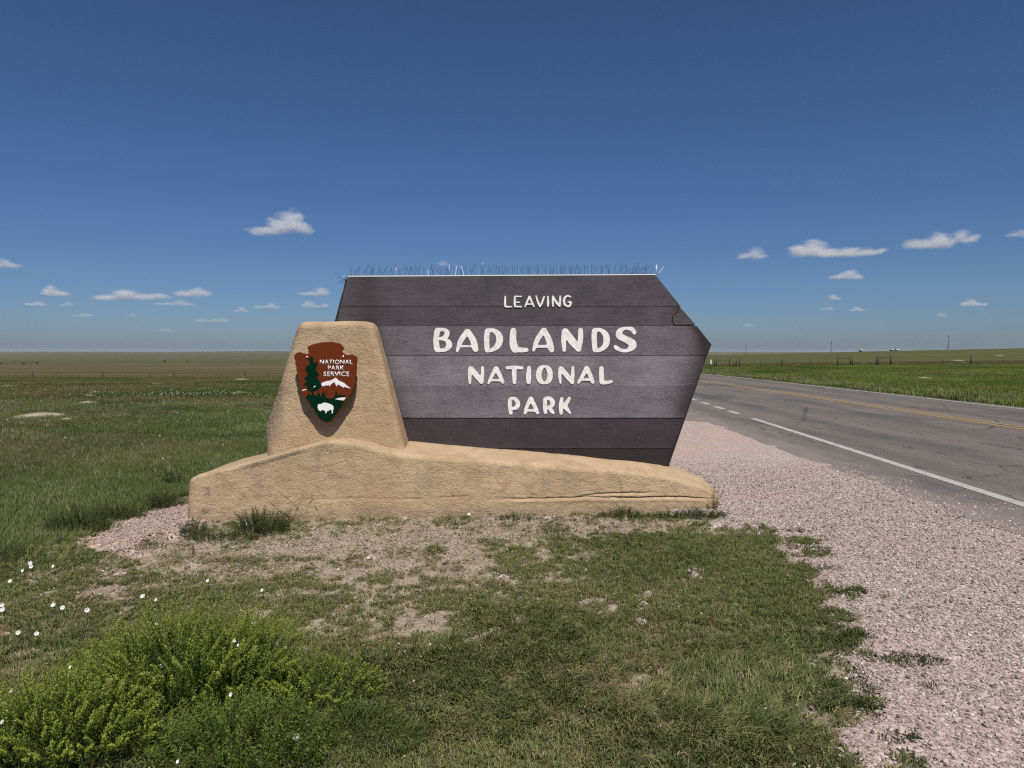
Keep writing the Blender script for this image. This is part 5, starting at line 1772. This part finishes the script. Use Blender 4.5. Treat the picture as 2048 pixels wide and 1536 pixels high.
weed(525, 1062, 0.26, 0.30, 210, 311, "tallest dark leafy weed against the wall near its left end", group=g_w, elong=(1.1, 0.6))
weed(440, 1077, 0.30, 0.12, 190, 312, "low sprawling weed below the wall, left of the tallest wall weed", group=g_w, elong=(1.4, 0.5))
weed(385, 1068, 0.15, 0.15, 70, 313, "grey green weed hugging the wall's left bottom corner", group=g_w, elong=(1.0, 0.6))
weed(1245, 1032, 0.22, 0.12, 130, 314, "dense green weed at the wall foot right of its middle", group=g_w, elong=(1.4, 0.5))
weed(1400, 1033, 0.24, 0.13, 150, 315, "dense green weed at the wall's right bottom corner", group=g_w, elong=(1.3, 0.5))
weed(1425, 1020, 0.04, 0.26, 10, 316, "thin upright weed climbing the wall's right end", group=g_w, elong=(1.0, 1.0))
weed(1035, 1038, 0.20, 0.08, 70, 317, "small tufted weed at the wall foot below the word PARK", group=g_w, elong=(1.3, 0.5))
weed(905, 1046, 0.16, 0.06, 26, 318, "sparse weed at the wall foot below the first letter of the big name", group=g_w, elong=(1.3, 0.5))
weed(1330, 1033, 0.18, 0.10, 90, 319, "green weed at the wall foot between the two dense ones", group=g_w, elong=(1.3, 0.5))
weed(1115, 1060, 0.16, 0.07, 45, 320, "round weed tuft on the bare ground below the wall", elong=(1.2, 0.7))
weed(1832, 1325, 0.17, 0.06, 150, 321, "lone dark green weed mat in the pink gravel", elong=(1.3, 0.6), dark=(0.03, 0.05, 0.018), light=(0.06, 0.085, 0.03))
weed(1235, 1150, 0.10, 0.03, 16, 322, "tiny flat weed on the bare ground beside the dark lawn", elong=(1.3, 0.7))
g_f = "dark weeds along the field's edge"
weed(150, 1062, 0.30, 0.24, 200, 323, "dark broad weed at the field edge left of the gravel patch", group=g_f, elong=(1.2, 0.6))
weed(235, 1038, 0.26, 0.20, 170, 324, "dark weed at the field edge above the gravel patch", group=g_f, elong=(1.2, 0.6))
weed(320, 1012, 0.26, 0.18, 160, 325, "dark weed at the field edge close to the wall's left end", group=g_f, elong=(1.2, 0.6))
weed(20, 1120, 0.24, 0.16, 60, 326, "dark weed at the field edge by the left picture edge", group=g_f, elong=(1.2, 0.6))
weed(345, 968, 0.12, 0.30, 26, 327, "taller green weed standing behind the wall's left end", leaf_w=0.016, leaf_len=0.04, per=60)
weed(2040, 1000, 0.05, 0.05, 4, 328, "tiny weed on the gravel at the right picture edge") if False else None
for (u, v, rad, ns, lb) in ((1690, 1410, .12, 40, "green weed clump at the lawn's gravel edge, low in the photo"), (1705, 1185, .11, 36, "green weed clump at the lawn's gravel edge beside the pale straw"), (1740, 1405, .08, 22, "outer small weed on the gravel beside the low clump"), (1590, 1064, .12, 26, "flat weed streak reaching onto the gravel by the wall"), (1640, 1100, .10, 26, "flat weed on the gravel beyond the dark lawn's corner"), (1700, 1275, .13, 40, "green weed clump at the lawn edge left of the lone mat"), (1800, 1480, .07, 16, "little weed far out on the lower gravel")):
    weed(u, v, rad, 0.06, ns * 2, int(u + v), lb, elong=(1.4, 0.6), dark=(0.03, 0.05, 0.018), light=(0.065, 0.09, 0.03))

# dry seed-head grass stalks by the wall
stalks = empty("seed_grass", tuple(G(610, 1048))); tag(stalks, "few tall dry grass stalks with seed heads before the wall", "grass stalks")
for (u0, v0, u1, v1, u2, v2, y0) in ((614, 1048, 598, 1010, 559, 985, 6.72), (610, 1030, 615, 1010, 625, 998, 6.73), (645, 1050, 640, 1025, 628, 1011, 6.74), (590, 1050, 560, 1020, 538, 1003, 6.70), (580, 1050, 592, 1030, 597, 1010, 6.72)):
    a, m, b = P(u0, v0, y0), P(u1, v1, y0 - 0.02), P(u2, v2, y0 - 0.05)
    a.z = min(a.z, 0.02)
    pts = [a.lerp(m, t).lerp(m.lerp(b, t), t) for t in np.linspace(0, 1, 9)]
    st = tube("stalk", pts, 0.0022, M_straw, stalks, 4, 0.0012)
    e = pts[-3:]
    tube("seed_head", [pts[-3], pts[-2], pts[-1] + (pts[-1] - pts[-2]) * 0.6], 0.006, M_straw, stalks, 5, 0.002)

# ------------------------------------------------------------------ white bindweed flowers, one by one
FL = [(60, 1126, "white flower left by the field edge, top of a group of three"), (62, 1133, "white flower left by the field edge, just under the topmost of three"), (45, 1141, "white flower left by the field edge, lowest of the group of three"), (106, 1132, "round white flower standing alone right of a group of three"),
      (20, 1162, "small white flower on dry grass near the left edge, below the group of three"), (4, 1210, "large white flower cut by the left picture edge, upper of two"), (5, 1219, "large white flower at the left picture edge, lower of two"), (106, 1210, "white flower left of the bush, first in a row of three"), (125, 1215, "white flower left of the bush, middle of a row of three"), (174, 1220, "white flower left of the bush, last in a row of three"),
      (285, 1192, "faint white flower above the big bush, upper left of a pair"), (312, 1199, "white flower above the big bush, lower right of a pair"), (415, 1161, "small pale flower on the bare ground above the bush"), (524, 1180, "pale round flower in dry grass, farthest right above the bush"), (36, 1265, "white flower on dry grass near the left edge, left of two level ones"), (73, 1267, "white flower on dry grass near the left edge, right of two level ones"),
      (507, 1246, "bright white flower just right of the big bush top"), (593, 1474, "white flower low in the grass between the bushes and the lawn"), (938, 1028, "lone white flower at the foot of the wall"), (22, 1382, "white flower at the left edge above the corner bush")]
FLB = [(314, 1247, "white flower on the back rim of the big bush"), (468, 1282, "white flower on the bush's upper right side, upper of two"), (476, 1290, "duller white flower on the bush's upper right side, lower of two"), (323, 1331, "small white flower in the middle of the bush"), (461, 1389, "ragged white flower deep in the bush's dark side"), (140, 1334, "small white flower on the bush's left slope"), (4, 1444, "white flower in the corner bush at the left edge"), (355, 1523, "pale flower at the bottom edge of the bushes")]


def flower(u, v, lab, z, seed, k_=1.0):
    p = G(u, v, z)
    r_ = random.Random(seed)
    rad = r_.uniform(0.011, 0.015) * k_
    gz = -0.012
    root = empty("bindweed_flower", (p.x, p.y, gz)); tag(root, lab, "flower", "white bindweed flowers in the grass")
    ax = Vector((r_.uniform(-.5, .5), -0.75, r_.uniform(0.3, 0.9))).normalized()
    a = ax.orthogonal().normalized(); b = ax.cross(a)
    Vf, Ff = [], []
    for k, (rr, hh) in enumerate(((0.08, -0.9), (0.25, -0.45), (0.6, -0.12), (1.0, 0.0))):
        for q in range(15):
            th = 2 * math.pi * q / 15
            w = rr * rad * (1 + (0.09 * math.cos(5 * th) if k == 3 else 0))
            Vf.append(p + a * w * math.cos(th) + b * w * math.sin(th) + ax * (hh * rad * 1.2 + (0.1 * rad * math.cos(5 * th) if k == 3 else 0)))
    for k in range(3):
        for q in range(15):
            Ff.append((k * 15 + q, k * 15 + (q + 1) % 15, (k + 1) * 15 + (q + 1) % 15, (k + 1) * 15 + q))
    Ff.append(tuple(range(14, -1, -1)))
    link("petals", mesh_np("petals", Vf, Ff, smooth=True), M_petal, root)
    base = p - ax * rad * 1.15
    tube("stalk", [base, base + Vector((0, 0.005, -0.4 * max(0.01, base.z - gz))), Vector((p.x, p.y + 0.015, gz))], 0.0016, M_calyx, root, 4)


for i, (u, v, lab) in enumerate(FL): flower(u, v, lab, 0.06, 500 + i)
for i, (u, v, lab) in enumerate(FLB): flower(u, v, lab, 0.27 if i < 6 else 0.2, 550 + i, 0.6)


def clod(u, v, s, label, name, seed):
    q = G(u, v)
    bm = bmesh.new(); bmesh.ops.create_icosphere(bm, subdivisions=2, radius=s)
    r_ = np.random.default_rng(seed)
    for vt in bm.verts:
        vt.co *= 1 + 0.35 * (float(vnoise(vt.co.x * 30 + seed, vt.co.y * 30 + vt.co.z * 20, seed)) - 0.5)
        vt.co.z *= 0.6; vt.co.x *= 1.3
        vt.co += Vector((q.x, q.y, s * 0.35))
    m_ = bpy.data.meshes.new(name); bm.to_mesh(m_); bm.free()
    tag(link(name, m_, M_rock), label, "rock")


clod(294, 1084, 0.022, "dark clod of earth on the gravel patch left of the wall", "earth_clod", 1)
weed(300, 1094, 0.13, 0.07, 34, 331, "dark low weed around an earth clod on the gravel patch", elong=(1.3, 0.6), dark=(0.03, 0.045, 0.018), light=(0.06, 0.08, 0.03))
clod(379, 1053, 0.03, "small dark stone tucked under the wall's left corner", "stone", 2)
q = G(386, 1104)
st_ = tube("stake", [(q.x, q.y, -0.05), (q.x + 0.004, q.y, 0.055)], 0.007, M_wood, None, 6)
tag(st_, "short dark stake sticking out of the bare ground left of the wall", "stake")


# ------------------------------------------------------------------ clouds: real puffs of vapour far away
def cloud_mat(blobs, dens, seed):
    """vapour gathered round a few puffs (x, z, rx, rz in the cloud's own unit space)"""
    n = NT("cloud_vapour")
    oc = n.node("ShaderNodeTexCoord").outputs["Object"]
    off = n.node("ShaderNodeVectorMath", props={"operation": 'ADD'}, i0=oc, i1=(seed * 3.7, 0.0, seed * 1.3))
    nz = n.noise(off.outputs[0], 2.3, 7, 0.66)
    field = None
    for bx, bz, rx, rz in blobs:
        mp_ = n.n.new("ShaderNodeMapping"); mp_.vector_type = 'TEXTURE'
        n.t.links.new(oc, mp_.inputs["Vector"])
        mp_.inputs["Location"].default_value = (bx, 0, bz); mp_.inputs["Scale"].default_value = (rx, 0.75, rz)
        ln_ = n.node("ShaderNodeVectorMath", props={"operation": 'LENGTH'}, i0=mp_.outputs[0]).outputs["Value"]
        f = n.math('SUBTRACT', 1.0, ln_)
        field = f if field is None else n.math('SMOOTH_MAX', field, f, 0.15)
    core = n.math('ADD', field, n.math('MULTIPLY', n.math('SUBTRACT', nz, 0.5), 2.3))
    sz = n.node("ShaderNodeSeparateXYZ", i0=oc).outputs[2]
    base = n.ramp(n.math('ADD', sz, n.math('MULTIPLY', n.math('SUBTRACT', nz, 0.5), 0.35)), -0.72, -0.42)
    core = n.math('MULTIPLY', n.ramp(core, 0.0, 0.85), base)
    pv = n.n.new("ShaderNodeVolumePrincipled")
    pv.inputs["Color"].default_value = (0.97, 0.97, 0.98, 1)
    pv.inputs["Anisotropy"].default_value = 0.0
    n.t.links.new(n.math('MULTIPLY', core, dens), pv.inputs["Density"])
    n.t.links.new(pv.outputs[0], n.out.inputs["Volume"])
    n.m.cycles.volume_step_rate = 0.2
    return n.m


CL = [(556, 449, 128, 50, 1.0, "largest cloud alone above the sign's left end, wedge shaped"), (1672, 500, 185, 40, 1.0, "longest white cloud to the right of the sign"), (1855, 482, 105, 40, .9, "puffy cloud left of the far right pair"), (1932, 473, 58, 32, .8, "round cloud, right one of the far right pair"), (1502, 507, 66, 28, .6, "faint cloud left of the longest right hand cloud"),
      (1692, 550, 66, 26, .8, "small flat based cloud under the longest right hand cloud"), (1672, 595, 32, 15, .7, "little cloud under the flat based one at the right"), (1655, 617, 30, 9, .4, "wispy cloud below and left of the little one at the right"), (1710, 618, 44, 13, .5, "wispy cloud below and right of the little one at the right"), (1948, 606, 60, 18, .6, "low cloud near the tallest utility pole"), (2036, 467, 50, 20, .35, "faint cloud cut by the right picture edge"), (1882, 630, 34, 12, .3, "very faint low cloud above the tallest utility pole"), (1495, 650, 40, 10, .25, "faint low streak of cloud beside the sign's point"),
      (18, 527, 52, 24, .6, "cloud cut by the left picture edge"), (112, 583, 58, 26, .9, "small domed cloud at the left above the low streaks"), (262, 590, 155, 30, .9, "long lumpy cloud low in the left sky"), (386, 585, 84, 24, .8, "cloud joined to the right end of the long lumpy one"), (345, 606, 86, 14, .45, "thin cloud band under the long lumpy one"), (68, 607, 46, 12, .6, "flat little cloud at lower left, first in its row"), (132, 608, 44, 11, .4, "faint flat cloud at lower left, second in its row"), (165, 630, 54, 10, .35, "faint streak of cloud under the row at lower left"), (628, 584, 62, 22, .7, "cloud just left of the board, upper of two"), (628, 609, 62, 18, .5, "cloud just left of the board, lower of two"), (535, 612, 52, 16, .45, "small cloud left of the two beside the board"), (482, 619, 36, 14, .5, "little white tipped cloud left of the small one"), (425, 640, 74, 14, .3, "faint broken cloud low above the prairie"), (330, 660, 40, 10, .25, "faintest cloud low over the left horizon"), (262, 631, 30, 9, .25, "faint speck of cloud under the long lumpy one"), (890, 527, 40, 14, .25, "ghostly bit of cloud behind the bird spikes")]
for i, (u, v, w, h, dn, lab) in enumerate(CL):
    d = ray(u, v); el = math.atan2(d.z, d.y)
    alt = 1500.0
    y = alt / (d.z / d.y)
    y = min(max(y, 6000), 30000)
    c = P(u, v, y)
    k = y / FPX
    cr_ = random.Random(900 + i)
    if i == 0: blobs = [(0.42, 0.12, 0.50, 0.85), (0.12, -0.10, 0.50, 0.60), (-0.30, -0.38, 0.60, 0.34), (-0.62, -0.46, 0.36, 0.22), (0.72, -0.25, 0.28, 0.42)]
    elif i == 1: blobs = [(-0.62, -0.10, 0.42, 0.62), (-0.45, 0.15, 0.30, 0.75), (-0.15, -0.28, 0.45, 0.42), (0.30, -0.22, 0.42, 0.42), (0.62, -0.18, 0.26, 0.36), (0.88, -0.1, 0.14, 0.26)]
    elif i == 15: blobs = [(-0.10, 0.05, 0.36, 0.72), (-0.55, -0.25, 0.45, 0.42), (0.30, -0.20, 0.45, 0.46), (0.65, -0.15, 0.34, 0.40)]
    else:
        nb = 2 if w < 45 else 4
        pk = cr_.uniform(-0.35, 0.45)
        blobs = [(pk, 0.0, 0.52, 0.80)]
        for q in range(nb):
            xq = -0.75 + 1.5 * (q + cr_.uniform(0.2, 0.8)) / nb
            blobs.append((xq, cr_.uniform(-0.40, -0.15), cr_.uniform(0.3, 0.5), cr_.uniform(0.3, 0.55)))
    sx_, sz_ = w * k * 0.54, h * k * 0.62
    sy_ = max(sz_, min(sx_, sz_ * 1.7))
    # the body of the cloud: a hull round its puffs
    bm = bmesh.new()
    for bx, bz, rx, rz in blobs:
        bmesh.ops.create_icosphere(bm, subdivisions=2, radius=1.0, matrix=Matrix.Translation((bx, 0, bz)) @ Matrix.Diagonal((rx * 1.12, 0.85, rz * 1.12, 1)))
    hull = bmesh.ops.convex_hull(bm, input=bm.verts[:])
    bmesh.ops.delete(bm, geom=list({g for g in hull["geom_interior"] + hull["geom_unused"] if isinstance(g, bmesh.types.BMVert)}), context='VERTS')
    for f in [f for f in bm.faces if not f.is_valid]: pass
    m_ = bpy.data.meshes.new("cloud"); bm.to_mesh(m_); bm.free()
    # keep only the hull faces
    bm = bmesh.new(); bm.from_mesh(m_); pts = [v.co.copy() for v in bm.verts]; bm.free()
    bm = bmesh.new()
    for p_ in pts: bm.verts.new(p_)
    hull = bmesh.ops.convex_hull(bm, input=bm.verts[:])
    inner = [g for g in hull["geom_interior"] if isinstance(g, bmesh.types.BMVert)]
    if inner: bmesh.ops.delete(bm, geom=inner, context='VERTS')
    m_ = bpy.data.meshes.new("cloud"); bm.to_mesh(m_); bm.free()
    o = link("cloud", m_, cloud_mat(blobs, dn * 1.9 / (h * k), i + 1))
    o.scale = (sx_, sy_, sz_)
    o.location = c
    tag(o, lab, "cloud", "small clouds low in the sky")

# ------------------------------------------------------------------ haze
n = NT("haze_air")
pv = n.n.new("ShaderNodeVolumePrincipled")
pv.inputs["Color"].default_value = (0.80, 0.88, 1.0, 1)
pv.inputs["Density"].default_value = 4.5e-5
pv.inputs["Anisotropy"].default_value = 0.0
n.t.links.new(pv.outputs[0], n.out.inputs["Volume"])
zlo = float(ZZ.min()) - 1.0
zhi = max(30.0, float(ZZ.max()) + 4.0)
hz = link("haze", box_me("haze", -9800, 9800, -60, 11900, zlo, zhi), n.m)
tag(hz, kind="stuff")
